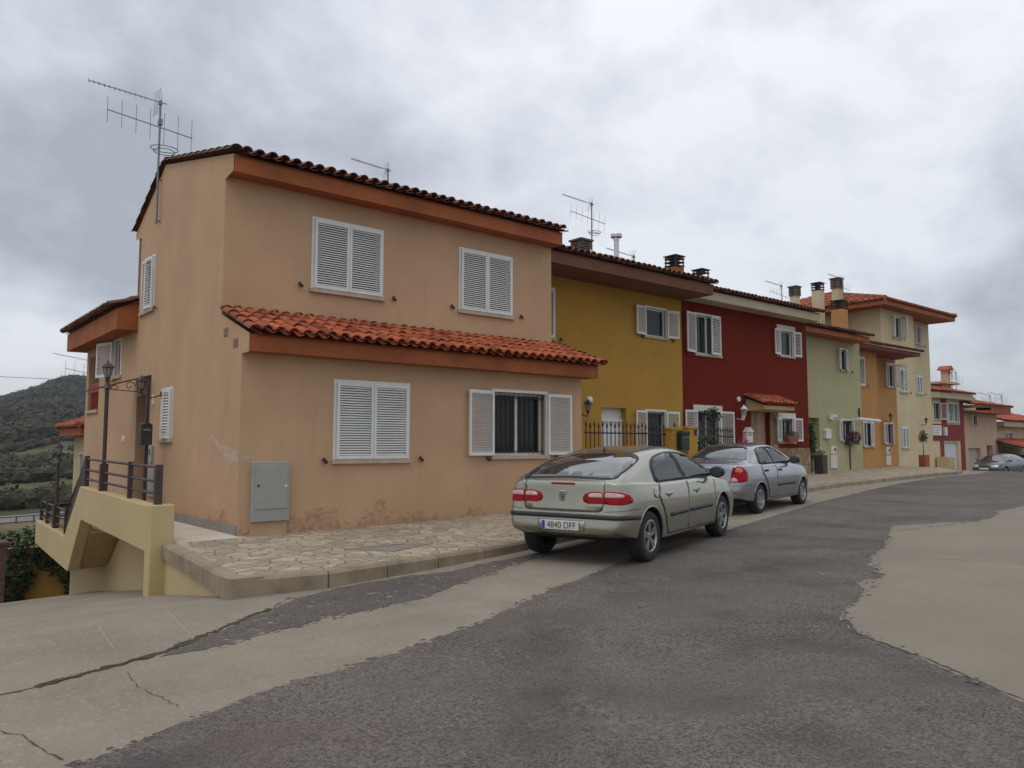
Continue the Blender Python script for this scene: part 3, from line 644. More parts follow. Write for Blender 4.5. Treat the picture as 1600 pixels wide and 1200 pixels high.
b_ = MB(fS); b_.box(16.24, 16.46, 0, .05, 1.28, 1.60); b_.build('upper_box', mgrey, c, bevel=.006)
b_ = MB(fS); b_.box(16.31, 16.39, .05, .054, 1.42, 1.54); b_.build('meter_window', mblk, c)
c = MB(fS); c.box(16.30, 16.42, 0, .02, 2.42, 2.62); tag(c.build('number_plate', mwh2), 'small upright white plate on the peach side wall beneath the wall lantern', 'plate')
c = MB(fS); c.lathe([(0, .03), (.07, .02), (.09, 0)], (18.6, 0, 1.75), 12, 'y'); tag(c.build('doorbell', mwh2), 'small round white bell fitting on the peach side wall left of the entrance door', 'fitting')
# bracket canopy with scrolls
c = thing('door_canopy', 'slender dark iron scroll bracket above the peach house entrance door', 'bracket', (X0, 17.0, 2.6))
b_ = MB()
P0 = Vector((X0, 16.6, 3.02)); P1 = Vector((3.42, 16.6, 2.72))
b_.tube([P0, P1], .016, 6); b_.tube([(X0-.02, 16.6, 3.02), (X0-.02, 16.6, 2.6)], .012, 6)
def scroll(cx, cz, r, sg):
    return [(cx+math.cos(t_*.5)*r*(1-t_/16)*sg, 16.6, cz+math.sin(t_*.5)*r*(1-t_/16)) for t_ in range(0, 14)]
b_.tube(scroll(3.98, 2.78, .10, 1), .009, 5); b_.tube(scroll(3.72, 2.73, .07, -1), .008, 5); b_.tube([(X0-.02, 16.6, 2.62), (4.1, 16.6, 2.68), (3.6, 16.6, 2.70)], .009, 5)
b_.tube([(X0, 17.75, 3.02), (3.42, 17.75, 2.72)], .016, 6); b_.tube([P1, (3.42, 17.75, 2.72)], .012, 5)
b_.build('iron_bracket', mbro, c)
b_ = MB(); b_.add([(X0, 16.6, 3.035), (3.42, 16.6, 2.735), (3.42, 17.75, 2.735), (X0, 17.75, 3.035)], [(0, 1, 2, 3)]); b_.build('canopy_sheet', mbro, c)
def lantern(c, base, up=True, s=1., mm=None):
    """six-sided lantern; base = point under the cage"""
    mm = mm or mbro; x, y, z = base; b_ = MB()
    b_.lathe([(0, 0), (.05*s, 0), (.03*s, .03*s), (.06*s, .06*s), (.065*s, .075*s)], base, 8)
    for k_ in range(6):
        a = math.pi/3*k_; b_.tube([(x+.06*s*math.cos(a), y+.06*s*math.sin(a), z+.07*s), (x+.115*s*math.cos(a), y+.115*s*math.sin(a), z+.31*s)], .007*s, 4)
    b_.lathe([(.14*s, .305*s), (.145*s, .32*s), (.09*s, .39*s), (.05*s, .42*s), (.03*s, .45*s), (.02*s, .47*s), (.0, .50*s)], base, 6)
    b_.lathe([(.14*s, .305*s), (.0, .31*s)], base, 6)
    o = b_.build('lantern_cage', mm, c)
    b_ = MB(); b_.lathe([(.05*s, .08*s), (.1*s, .30*s)], base, 6); b_.build('lantern_glass', mat('lantern_glass', (.25, .25, .22), .25, .1, 9.), o)
c = thing('wall_lantern', 'dark lantern on a bracket fixed to the peach side wall right of the door canopy', 'wall lamp', (4.2, 16.0, 2.6))
lantern(c, (3.98, 15.75, 2.62), s=.66)
b_ = MB(); b_.tube([(3.98, 15.75, 2.62), (4.0, 15.75, 2.54), (4.12, 15.77, 2.50), (4.30, 15.8, 2.56), (X0, 15.8, 2.6)], .013, 6); b_.lathe([(0, 4.33), (.05, 4.34), (.05, X0)], (0, 15.8, 2.6), 8, 'x'); b_.build('arm', mbro, c)
c = thing('mailbox', 'dark green metal letter box mounted on the tall thin post by the terrace railing', 'mailbox', (3.98, 15.4, 1.6))
b_ = MB(); b_.box(3.90, 4.10, 15.35, 15.48, 1.62, 1.98); b_.prism([(3.89, 1.98), (4.11, 1.98), (4.05, 2.03), (3.95, 2.03)], 'y', 15.34, 15.51); b_.build('box', mat('dark_green_metal', (.02, .035, .028), .45, .1, 6.), c, bevel=.008)
b_ = MB(); b_.box(3.94, 4.06, 15.343, 15.35, 1.89, 1.91); b_.build('slot_flap', mgrey, c)
c = MB(); c.box(4.02, 4.08, 15.52, 15.57, .25, 2.75); tag(c.build('canopy_post', mbro), 'tall thin dark brown post standing on the terrace in front of the entrance door', 'post')
# ------------------------------------------------------------------ terrace and outside staircase
st = thing('outside_staircase', 'pale yellow outside staircase and raised terrace along the side of the peach house', 'staircase', (3.2, 14, -1))
b_ = MB(); pf = [(11.50, .76), (16.2, .86), (17.45, -.16), (20.72, -.08), (20.72, -.60), (17.15, -.78), (17.0, -.78), (16.02, .26), (11.74, .12), (11.50, .12)]
b_.prism(pf, 'x', 3.10, 3.30); b_.build('parapet', mcy, st, bevel=.012)
b_ = MB(); b_.box(3.085, 3.40, 11.49, 11.75, -1.0, .785); b_.build('pillar', mcy, st, bevel=.012)
b_ = MB(); b_.add([(3.82, 11.3, -4), (3.82, 20.6, -4), (3.82, 20.6, -.66), (3.82, 17.0, -.7), (3.82, 15.9, .15), (3.82, 11.3, .15)], [(0, 1, 2, 3, 4, 5)]); b_.add([(3.82, 20.6, -4), (4.37, 20.6, -4), (4.37, 20.6, -.66), (3.82, 20.6, -.66)], [(0, 1, 2, 3)])
b_.build('basement_wall', mcy, st)
b_ = MB()
for q in ([(11.74, .10), (11.74, .25), (16.2, .25), (16.1, .10)], [(16.1, .10), (16.2, .25), (17.45, -.65), (17.15, -.78)], [(17.15, -.78), (17.45, -.65), (20.7, -.60), (20.7, -.70)]): b_.prism(q, 'x', 3.301, X0-.005)
b_.build('slab', mat('soffit_shade_ochre', (.42, .28, .12), .9, .06, 1., .2), st)  # shade under the stairs put into a browner copy of the pale yellow
b_ = MB(); b_.box(3.30, X0-.026, 11.76, 16.2, .252, .262); b_.build('terrace_floor', mter, st)
b_ = MB()
for i in range(6): b_.box(3.31, X0-.026, 16.2+i*.2, 16.40+i*.2, .255-.145*(i+1)-.12, .255-.145*(i+1))
b_.build('steps', mter, st)
c = MB(); c.box(3.44, 4.34, 11.45, 11.76, .2, .258); tag(c.build('terrace_threshold', mter), None, None, kind='structure')
rl = thing('terrace_railing', 'dark brown tubular handrail with square posts on the yellow terrace parapet', 'railing', (3.2, 14, .8))
def post(y, z0, z1, x=3.2, s=.035): b_ = MB(); b_.box(x-s, x+s, y-s, y+s, z0, z1); b_.build('post', mbro, rl)
post(11.60, .78, 1.34, s=.045); post(13.1, .8, 1.36); post(16.15, .85, 1.42); 
for z in (1.30, 1.10, .93):
    b_ = MB(); b_.tube([(3.2, 11.60, z), (3.2, 16.15, z+.06)], .021, 8); b_.build('rail', mbro, rl)
for h in (0, .2, .38):
    b_ = MB(); b_.tube([(3.2, 16.2, 1.36-h), (3.2, 17.85, .30-h*.9), (3.2, 20.66, .34-h*.9)], .021, 8); b_.build('rail', mbro, rl)
for h in (0, .2, .38):
    b_ = MB(); b_.tube([(3.2, 20.66, .34-h*.9), (4.3, 20.66, .34-h*.9)], .021, 8); b_.build('rail', mbro, rl)
b_ = MB(); b_.box(3.16, 3.24, -.05, .05, -.04, .04); b_ = MB(); b_.prism([(16.2, .86), (16.2, 1.42), (16.28, 1.42), (17.95, -.12), (17.80, -.16), (17.45, -.16)], 'x', 3.18, 3.22); b_.build('stair_stringer_plate', mbro, rl)
post(17.85, -.16, .32); post(19.9, -.1, .36); post(20.66, -.1, .38)
def lamp_post(y, z0, z1, label, ls):
    c = thing('lamp_post', label, 'lamp post', (3.2, y, z0)); b_ = MB(); b_.box(3.14, 3.26, y-.06, y+.06, z0, z0+.5); b_.build('base', mbro, c, bevel=.006)
    b_ = MB(); b_.tube([(3.2, y, z0+.5), (3.2, y, z1)], .033, 8); b_.lathe([(.0, z1-.02), (.085, z1-.02), (.04, z1+.05), (.03, z1+.1), (.045, z1+.13)], (3.2, y, 0), 10); b_.build('pole', mbro, c)
    lantern(c, (3.2, y, z1+.12), s=ls)
lamp_post(14.86, .8, 2.62, 'near dark lamp post with a glass lantern standing on the upper terrace parapet', .72)
lamp_post(18.95, -.12, 1.26, 'shorter looking dark lamp post with a glass lantern on the lower stair landing', .62)
# ------------------------------------------------------------------ aerials
def aerial(x, y, z0, z1, label, size=1., vhf=True, ring=True, dirv=(-1., .27), vz=.78, grp='roof aerials'):
    c = thing('tv_antenna', label, 'antenna', (x, y, z0), grp); D = Vector((dirv[0], dirv[1], 0)).normalized(); Q = Vector((-D.y, D.x, 0)); t = .010+.006*(y > 15)
    b_ = MB(); b_.tube([(x, y, z0), (x, y, z1)], .018+.004*(y > 15), 6); b_.build('mast', mgal, c)
    top = Vector((x, y, z1-.06)); b_ = MB(); L = 1.3*size
    b_.tube([top-D*.12*size, top+D*L+Vector((0, 0, .17*L))], .010, 5)
    for i in range(12):
        p = top+D*(L*(.22+.78*i/11))+Vector((0, 0, .17*L*(.22+.78*i/11))); b_.tube([p-Q*.075*size, p+Q*.075*size], .005, 4)
        b_.tube([p-Vector((0, 0, .035)), p+Vector((0, 0, .035))], .005, 4)
    for sg in (1, -1):                                             # the V of the reflector
        for k_ in range(5):
            q = top+D*(.1-.03*k_)*size; b_.tube([q, q+(D*.03+Vector((0, 0, sg*.26))+Q*(-.16+.08*k_))*size], .0045, 4)
    b_.box(top.x-.03, top.x+.03, top.y-.03, top.y+.03, top.z-.04, top.z+.03)
    b_.build('uhf_boom', mgal, c)
    if vhf:
        m_ = Vector((x, y, z0+(z1-z0)*vz)); b_ = MB(); b_.tube([m_-D*.62*size-Vector((0, 0, .13*size)), m_+D*.95*size+Vector((0, 0, .20*size))], .011, 5)
        for i in range(7):
            p = m_+D*(.95-1.55*i/6)*size+Vector((0, 0, .21*(.95-1.55*i/6)*size)); h = (.24+.02*i)*size; tl = Q*.05*size
            b_.tube([p-Vector((0, 0, h))-tl, p+Vector((0, 0, h))+tl], .0055, 4)
        b_.build('vhf_boom', mgal, c)
    if ring:
        m_ = Vector((x, y, z0+(z1-z0)*(vz-.17))); b_ = MB(); pts = [m_-D*.1+Vector((math.cos(a)*.26*size, math.sin(a)*.26*size, .02*math.sin(a))) for a in [2*math.pi*i/16 for i in range(17)]]
        b_.tube(pts, .010, 5); pts = [m_-D*.1+Vector((math.cos(a)*.2*size, math.sin(a)*.2*size, -.06)) for a in [2*math.pi*i/16 for i in range(17)]]; b_.tube(pts, .009, 5)
        b_.tube([m_-Q*.25*size, m_+Q*.25*size], .009, 5); b_.build('dipole_ring', mgal, c)
    return c
a_ = aerial(4.29, 16.35, 6.05, 8.62, 'tall television aerial with three booms clamped to the gable of the peach house')
b_ = MB(); b_.box(4.27, 4.37, 16.34, 16.36, 6.1, 6.13); b_.box(4.27, 4.37, 16.34, 16.36, 6.95, 6.98); b_.box(4.26, 4.33, 16.30, 16.40, 8.1, 8.22); b_.build('clamp', mgal, a_)
aerial(9.99, 17, 7.0, 8.72, 'short thin aerial sticking up just behind the middle of the peach house roof', .72, False, False)
aerial(17.43, 17, 6.9, 9.34, 'tall dark aerial with two booms and a ring above the ochre house roof', .80, True, True)
aerial(19.41, 17, 6.9, 7.95, 'tiny low aerial behind the steel flue', .8, False, False)
aerial(33.42, 20, 7.0, 9.3, 'aerial in front of the sky left of the tall banded chimney', .75, True, False)
aerial(38.6, 19.6, 8.0, 10.3, 'aerial attached beside the tallest chimney on the cream tower', .75, True, False)
# ------------------------------------------------------------------ the row behind
def walls(h, m, x0, x1, y, z0, z1, holes, yb=24, side=True, zb=None):
    wb = MB(FRONT(y)); facade(wb, x0, x1, z0, z1, holes, .14); e = .004
    for x in (x0+e, x1-e): wb.add([(x, 0, z0), (x, -(yb-y), z0), (x, -(yb-y), z1), (x, 0, z1)], [(0, 1, 2, 3)])
    wb.add([(x0+e, -(yb-y), z0-4), (x1-e, -(yb-y), z0-4), (x1-e, -(yb-y), z1), (x0+e, -(yb-y), z1)], [(0, 1, 2, 3)])
    return wb.build('wall', m, h)
def eave(h, m, x0, x1, yf, yw, zb, zt):
    b_ = MB(); b_.prism([(yf, zb), (yf, zt), (yw+.3, zt+.05), (yw+.3, zb)], 'x', x0, x1); return b_.build('fascia', m, h)
# --- ochre house
HY = thing('house', 'ochre yellow terraced house with a deep brown eave, directly right of the peach house', 'house', (11.6, 14.8, .3)); F = FRONT(14.8)
walls(HY, my_, 11.67, 19.05, 14.8, -.3, 6.3, [(12.5, 13.72, 4.42, 5.70), (17.37, 18.3, 4.82, 5.66), (15.5, 16.5, .3, 2.66, .25), (17.35, 18.2, 1.55, 2.62)])
eave(HY, mfbr, 11.7, 19.12, 13.66, 14.8, 6.06, 6.36); r = tiles(HY, 'roof', 11.7, 19.15, 13.58, 6.38, 19, 7.5, mtiled, rake=(19.12,), row=.5, rnd_seed=11)
window(HY, F, 12.5, 13.72, 4.42, 5.70, 0, 0, catches=[(13.95, 4.4)], mullion=False, pitch=.06)
window(HY, F, 17.37, 18.3, 4.82, 5.66, 172, 174, lw=.5, pitch=.05, catches=[(17.2, 4.76), (18.6, 4.76)], mullion=False)
window(HY, F, 17.35, 18.2, 1.55, 2.62, 172, 174, lw=.55, grille=7, pitch=.05, mullion=False, catches=[(18.6, 1.5)])
b_ = MB(F); b_.box(15.5, 16.5, -.24, -.19, 2.3, 2.66); b_.box(15.5, 15.58, -.24, -.17, .3, 2.3); b_.box(16.42, 16.5, -.24, -.17, .3, 2.3); b_.box(15.5, 16.5, -.24, -.15, 2.28, 2.36)
b_.build('door_frame', mwh, HY)
b_ = MB(F); b_.box(15.58, 16.42, -.24, -.20, .32, 2.28)
for (a, b) in ((15.66, 15.96), (16.04, 16.34)):
    for (c, d) in ((.45, 1.0), (1.15, 1.9)): b_.box(a, b, -.20, -.185, c, d)
D_ = b_.build('door', mwh, HY); b_ = MB(F); b_.tube([(15.64, -.15, 1.2), (15.75, -.15, 1.2)], .012, 6); b_.build('handle', mst, D_)
b_ = MB(); b_.lathe([(0, 0), (.10, 0), (.10, .06), (0, .09)], (0, 0, 0), 16, 'y'); b_.v = [Vector((p.x+15.0, 14.8-p.y, p.z+2.84)) for p in b_.v]; tag(b_.build('alarm_siren', mwh), 'round white alarm fitting high on the ochre wall next to the peach house corner', 'fitting')
c = thing('wall_lantern', 'black lantern on the ochre wall, half hidden by the peach house corner', 'wall lamp', (14.75, 14.7, 2.5)); lantern(c, (14.72, 14.55, 2.46), s=.8, mm=mblk)
b_ = MB(); b_.tube([(14.72, 14.55, 2.46), (14.72, 14.6, 2.38), (14.74, 14.8, 2.45)], .012, 5); b_.build('arm', mblk, c)
# --- brick red house
HR = thing('house', 'dark brick red terraced house with a cream eave and a rubble stone plinth', 'house', (19.05, 14.8, .4))
walls(HR, mr_, 19.06, 26.3, 14.8, -.2, 6.2, [(19.72, 21.0, 4.48, 5.72), (24.52, 25.35, 4.78, 5.68), (19.72, 20.85, 1.6, 2.70), (22.95, 23.75, .45, 2.75, .22), (24.45, 25.22, 1.76, 2.58)])
eave(HR, mfcr, 19.14, 26.32, 14.25, 14.8, 6.08, 6.36); tiles(HR, 'roof', 19.14, 26.36, 14.15, 6.38, 19, 7.5, mtiled, rake=(26.34,), row=.5, rnd_seed=12)
window(HR, F, 19.72, 21.0, 4.48, 5.72, 168, 8, grille=None, pitch=.05, lw=.62, surround=None, catches=[(19.3, 4.42), (21.25, 4.4)])
window(HR, F, 24.52, 25.35, 4.78, 5.68, 172, 176, pitch=.06, lw=.45, catches=[(24.4, 4.72), (25.6, 4.72)], mullion=False, surround=mwh2)
window(HR, F, 19.72, 20.85, 1.6, 2.70, 172, 178, grille=9, lw=.72, pitch=.05, surround=mwh2)
window(HR, F, 24.45, 25.22, 1.76, 2.58, 165, 176, grille=7, lw=.5, pitch=.05, surround=mwh2)
b_ = MB(F); b_.box(22.95, 23.75, -.22, -.17, .45, 2.75)
for z in (.7, 1.3, 1.95): b_.box(23.05, 23.65, -.17, -.155, z, z+.45)
D_ = b_.build('door', mat('salmon_door', (.42, .27, .20), .6, .06, 3.), HR); b_ = MB(F); b_.box(23.02, 23.05, -.17, -.12, 1.35, 1.5); b_.build('handle', mst, D_)
b_ = MB(F); b_.box(22.62, 22.95, 0, .035, .3, 2.78); b_.box(23.75, 24.2, 0, .035, .3, 2.78); b_.box(24.2, 26.28, 0, .035, .3, 1.53); b_.build('stone_cladding', mstone, HR)
tiles(HR, 'porch_roof', 22.3, 24.25, 14.05, 2.95, 14.82, 3.25, mtile, row=.3, rake=(22.3, 24.25), rnd_seed=14)
b_ = MB(); b_.prism([(14.12, 2.80), (14.12, 2.93), (14.8, 3.18), (14.8, 2.75)], 'x', 22.36, 24.2); b_.build('porch_soffit', mat('yellow_paint', (.5, .36, .18), .8, .1, 2.), HR)
c = thing('mailbox', 'white house-shaped letter box on the brick red wall left of the porch', 'mailbox', (22.3, 14.7, 1.75)); b_ = MB(); b_.box(22.14, 22.48, 14.64, 14.79, 1.72, 2.06); b_.prism([(22.1, 2.06), (22.52, 2.06), (22.31, 2.22)], 'y', 14.6, 14.79); b_.build('box', mwh, c)
b_ = MB(); b_.box(22.2, 22.42, 14.635, 14.64, 1.95, 1.98); b_.box(22.27, 22.35, 14.63, 14.64, 2.03, 2.09); b_.build('slot', mblk, c)
c = thing('wall_lantern', 'white lantern on the brick red wall beside the porch', 'wall lamp', (21.8, 14.7, 2.6)); lantern(c, (21.8, 14.5, 2.52), s=.85, mm=mwh)
b_ = MB(); b_.tube([(21.8, 14.5, 2.52), (21.8, 14.55, 2.44), (21.8, 14.8, 2.5)], .012, 5); b_.build('arm', mwh, c)
b_ = MB(F); b_.box(22.1, 22.25, 0, .02, 2.45, 2.62); tag(b_.build('number_tile', mwh2), 'small square white house number tile beside the white lantern', 'plate')
b_ = MB(F); b_.lathe([(0, .05), (.08, .04), (.09, 0)], (21.95, 0, 3.13), 10, 'y'); tag(b_.build('alarm_siren', mwh), 'small round white fitting on the brick red wall above the white lantern', 'fitting')
def plant(name, label, cat, c, rad, n, size, m, seed, group=None, stem=None, shell=.2):
    r_ = thing(name, label, cat, (c[0], c[1], c[2]-rad[2]), group)
    b_ = MB(); b_.leaves(c, rad, n, size, seed, shell=shell)
    for k_ in range(4):
        rn = random.Random(seed+k_); b_.leaves((c[0]+rn.uniform(-.5, .5)*rad[0], c[1]+rn.uniform(-.5, .5)*rad[1], c[2]+rn.uniform(-.2, .9)*rad[2]), tuple(q*.5 for q in rad), n//6, size, seed+9+k_, shell=0)
    b_.build('foliage', m, r_, recalc=False)
    if stem:
        b_ = MB(); rn = random.Random(seed)
        b_.tube([(c[0], c[1], stem), (c[0]+.02, c[1], c[2]-rad[2]*.2)], [.03, .015], 6)
        for k_ in range(5): b_.tube([(c[0], c[1], c[2]-rad[2]*.6), (c[0]+rn.uniform(-.6, .6)*rad[0], c[1]+rn.uniform(-.6, .6)*rad[1], c[2]+rn.uniform(0, .6)*rad[2])], [.012, .005], 4)
        b_.build('stem', mbark, r_)
    return r_
c = thing('flower_box', 'terracotta window box with green plants under the barred window of the brick red house', 'flower box', (24.8, 14.65, 1.76)); b_ = MB(F); b_.prism([(24.5, 1.97), (25.2, 1.97), (25.14, 1.74), (24.56, 1.74)], 'y', .05, .24); b_.build('trough', mat('terracotta_pot', (.22, .08, .045), .8, .1, 4.), c)
b_ = MB(); b_.leaves((24.85, 14.64, 2.02), (.36, .12, .1), 160, .035, 5, shell=0); b_.build('plants', mplant, c, recalc=False)
plant('climbing_plant', 'leafy plant growing over the top of the brick red house barred ground floor window', 'plant', (20.2, 14.55, 2.55), (.45, .12, .22), 160, .05, mplant, 21)
plant('flowering_shrub', 'small shrub with bright pink flowers in front of the brick red house', 'shrub', (20.9, 13.9, 1.5), (.25, .2, .35), 130, .05, mflr, 22, stem=.4)
# --- pale green house
HG = thing('house', 'pale sage green narrow terraced house between the brick red one and the orange one', 'house', (26.3, 15.8, .5)); FG = FRONT(15.8)
walls(HG, mg_, 26.31, 32.35, 15.8, -.2, 6.0, [(30.7, 31.25, 4.72, 5.58), (27.95, 28.85, .45, 2.70, .3), (30.62, 31.5, 1.82, 2.66)])
eave(HG, mfas, 26.36, 31.9, 15.12, 15.8, 5.90, 6.10); tiles(HG, 'roof', 26.36, 31.95, 15.02, 6.12, 20, 7.4, mtiled, rake=(31.93,), row=.5, rnd_seed=15)
window(HG, FG, 30.7, 31.25, 4.72, 5.58, 160, 20, pitch=.06, lw=.42, mullion=False, catches=[(31.6, 4.68)])
window(HG, FG, 30.62, 31.5, 1.82, 2.66, 165, 30, pitch=.06, lw=.45, grille=7)
b_ = MB(FG); b_.box(27.95, 28.85, -.3, -.25, .47, 2.68); D_ = b_.build('door', mat('green_door', (.20, .22, .13), .6, .08, 3.), HG); b_ = MB(FG); b_.box(28.72, 28.75, -.25, -.2, 1.35, 1.5); b_.build('handle', mst, D_)
c = thing('planter', 'tall dark brown planter with white flowers by the right corner of the brick red house', 'planter', (26.9, 14.6, .5)); b_ = MB(); b_.prism([(26.58, .48), (26.86, .48), (26.90, 1.28), (26.54, 1.28)], 'y', 14.45, 14.78); b_.build('box', mat('brown_planter', (.045, .035, .03), .6, .1, 5.), c)
b_ = MB(); b_.leaves((26.7, 14.6, 1.42), (.17, .15, .17), 80, .035, 8, shell=0); b_.build('white_flowers', mflw, c, recalc=False)
b_ = MB(); b_.leaves((26.7, 14.6, 1.37), (.17, .17, .12), 90, .04, 9, shell=0); b_.build('foliage', mplant, c, recalc=False)
plant('potted_shrub', 'tall dark green bush standing by the doorway of the sage green house', 'shrub', (27.3, 15.3, 1.72), (.24, .20, .66), 520, .06, mplant, 31, stem=.5)
c = MB(FG); c.box(29.15, 29.55, 0, .12, 1.9, 2.2); c.prism([(29.1, 2.2), (29.6, 2.2), (29.35, 2.3)], 'y', 0, .14); tag(c.build('mailbox', mwh), 'white letter box on the sage green wall right of the doorway', 'mailbox')
def meter(fr, x0, x1, z0, z1, z2, z3, label, m):
    c = thing('meter_box', label, 'meter box', tuple(fr @ Vector((x0, 0, z0)))); b_ = MB(fr); b_.box(x0, x1, 0, .05, z0, z1); b_.build('lower_box', m, c, bevel=.008)
    b_ = MB(fr); b_.box(x0+.03, x1-.05, 0, .05, z2, z3); b_.build('upper_box', m, c, bevel=.008); b_ = MB(fr); b_.box(x1-.22, x1-.10, .05, .055, z2+.12, z3-.08); b_.build('meter_window', mblk, c)
meter(FG, 29.6, 30.1, .72, 1.25, 1.28, 1.6, 'two stacked pale meter boxes on the sage green wall', mwh2)
c = thing('flower_box', 'window box full of purple flowers on the sage green house', 'flower box', (31.1, 15.6, 1.8)); b_ = MB(FG); b_.box(30.75, 31.6, .06, .24, 1.66, 1.84); b_.build('trough', mblk, c); b_ = MB(); b_.leaves((31.2, 15.6, 1.98), (.5, .2, .24), 420, .05, 12, shell=0); b_.build('flowers', mflo, c, recalc=False)
c = MB(FG); c.tube([(31.5, .25, 2.72), (33.2, .35, 2.66)], .07, 10); c.box(31.5, 31.56, 0, .25, 2.66, 2.76); tag(c.build('rolled_awning', mwh), 'long white rolled-up awning tube at the top of the flowered window', 'awning')
c = MB(FG); c.lathe([(0, .02), (.0, .0)], (29.9, 0, 2.8), 8, 'y'); c.box(29.6, 29.95, 0, .18, 2.76, 2.86); c.box(29.5, 29.75, .05, .15, 2.66, 2.76); tag(c.build('flood_lamp', mwh), 'small white floodlight on the sage green wall above the letter box', 'wall lamp')
c = MB(FG); c.tube([(31.2, .02, .5), (31.2, .02, 1.7)], .03, 6); tag(c.build('drain_pipe', mbro), 'short thin brown pipe rising from the pavement against the sage green wall', 'pipe')
c = MB(FG); c.lathe([(0, .03), (.07, .03), (.08, 0)], (32.1, 0, 3.0), 8, 'y'); c.box(32.07, 32.13, 0, .05, 2.75, 3.2); tag(c.build('iron_ornament', mblk), 'small black iron ornament on the sage green wall above the awning', 'ornament')
# --- orange house
HO = thing('house', 'orange terraced house with a dark crimson eave, stepped back beside the cream tower', 'house', (32.4, 16.6, .5)); FO, FP = FRONT(16.6), FRONT(17.4)
wb = MB(FO); facade(wb, 32.36, 35.6, -.2, 6.05, [(33.3, 34.35, 4.30, 5.55), (34.1, 35.0, 1.6, 2.66)]); wb.fr = FP; facade(wb, 35.6, 39.3, -.2, 6.2, [(38.28, 39.15, 4.52, 5.62), (37.95, 38.75, 1.72, 2.70)])
wb.fr = Matrix(); wb.add([(35.6, 16.6, -.2), (35.6, 17.4, -.2), (35.6, 17.4, 6.1), (35.6, 16.6, 6.1)], [(0, 1, 2, 3)]); wb.add([(32.37, 16.6, -.2), (32.37, 25, -.2), (32.37, 25, 6.05), (32.37, 16.6, 6.05)], [(0, 1, 2, 3)]); wb.add([(32.37, 25, -4), (39.3, 25, -4), (39.3, 25, 6), (32.37, 25, 6)], [(0, 1, 2, 3)])
wb.build('wall', mo_, HO)
eave(HO, mfre, 31.95, 38.6, 15.9, 16.6, 5.86, 6.03); b_ = MB(); b_.box(35.6, 39.29, 16.95, 17.5, 5.88, 6.05); b_.build('soffit', mfre, HO)
tiles(HO, 'roof', 31.96, 38.6, 15.8, 6.05, 20.5, 7.4, mtiled, rake=(38.6,), row=.5, rnd_seed=16)
window(HO, FO, 33.3, 34.35, 4.30, 5.55, 0, 0, pitch=.07, catches=[(34.6, 4.3)]); window(HO, FO, 34.1, 35.0, 1.6, 2.66, 160, 10, pitch=.07, lw=.42)
window(HO, FP, 38.28, 39.15, 4.52, 5.62, 155, 110, pitch=.07, lw=.55, grille=None); window(HO, FP, 37.95, 38.75, 1.72, 2.70, 165, 25, pitch=.07, lw=.5)
meter(FP, 37.85, 38.35, .68, 1.15, 1.2, 1.55, 'two stacked pale meter boxes on the orange wall', mwh2)
def wl(x, y, z, label, mm=mblk):
    c = thing('wall_lantern', label, 'wall lamp', (x, y, z)); lantern(c, (x, y-.3, z), s=.72, mm=mm); b_ = MB(); b_.tube([(x, y-.3, z), (x, y-.25, z-.1), (x+.05, y, z-.05)], .02, 5); b_.build('arm', mm, c)
wl(37.9, 17.4, 2.85, 'black lantern on the orange wall above the ground floor shutters')
# --- cream tower
HT = thing('house', 'tall three storey cream house with a hipped red tiled roof ending the near row', 'house', (39.3, 18.06, .4)); FT, FU = FRONT(18.06), FRONT(18.8)
wb = MB(FT); facade(wb, 39.31, 43.1, -.6, 8.66, [(40.7, 41.55, 7.22, 8.32), (41.2, 42.05, 4.42, 5.6), (41.2, 41.95, 1.5, 2.55)]); wb.fr = FU; facade(wb, 43.1, 46.85, -.6, 8.7, [(45.15, 45.85, 7.3, 8.30), (44.95, 45.65, 4.52, 5.50)])
wb.fr = SIDE(39.31); facade(wb, 18.06, 27, -3, 8.66); wb.fr = Matrix(); wb.add([(43.1, 18.06, -.6), (43.1, 18.8, -.6), (43.1, 18.8, 8.66), (43.1, 18.06, 8.66)], [(0, 1, 2, 3)]); wb.add([(46.85, 18.8, -2), (46.85, 27, -3), (46.85, 27, 8.66), (46.85, 18.8, 8.66)], [(0, 1, 2, 3)]); wb.add([(39.3, 27, -4), (46.85, 27, -4), (46.85, 27, 8.66), (39.3, 27, 8.66)], [(0, 1, 2, 3)])
wb.build('wall', mc_, HT)
b_ = MB(); b_.box(38.4, 46.98, 17.4, 27.6, 8.60, 8.82); b_.build('fascia', mfas, HT)
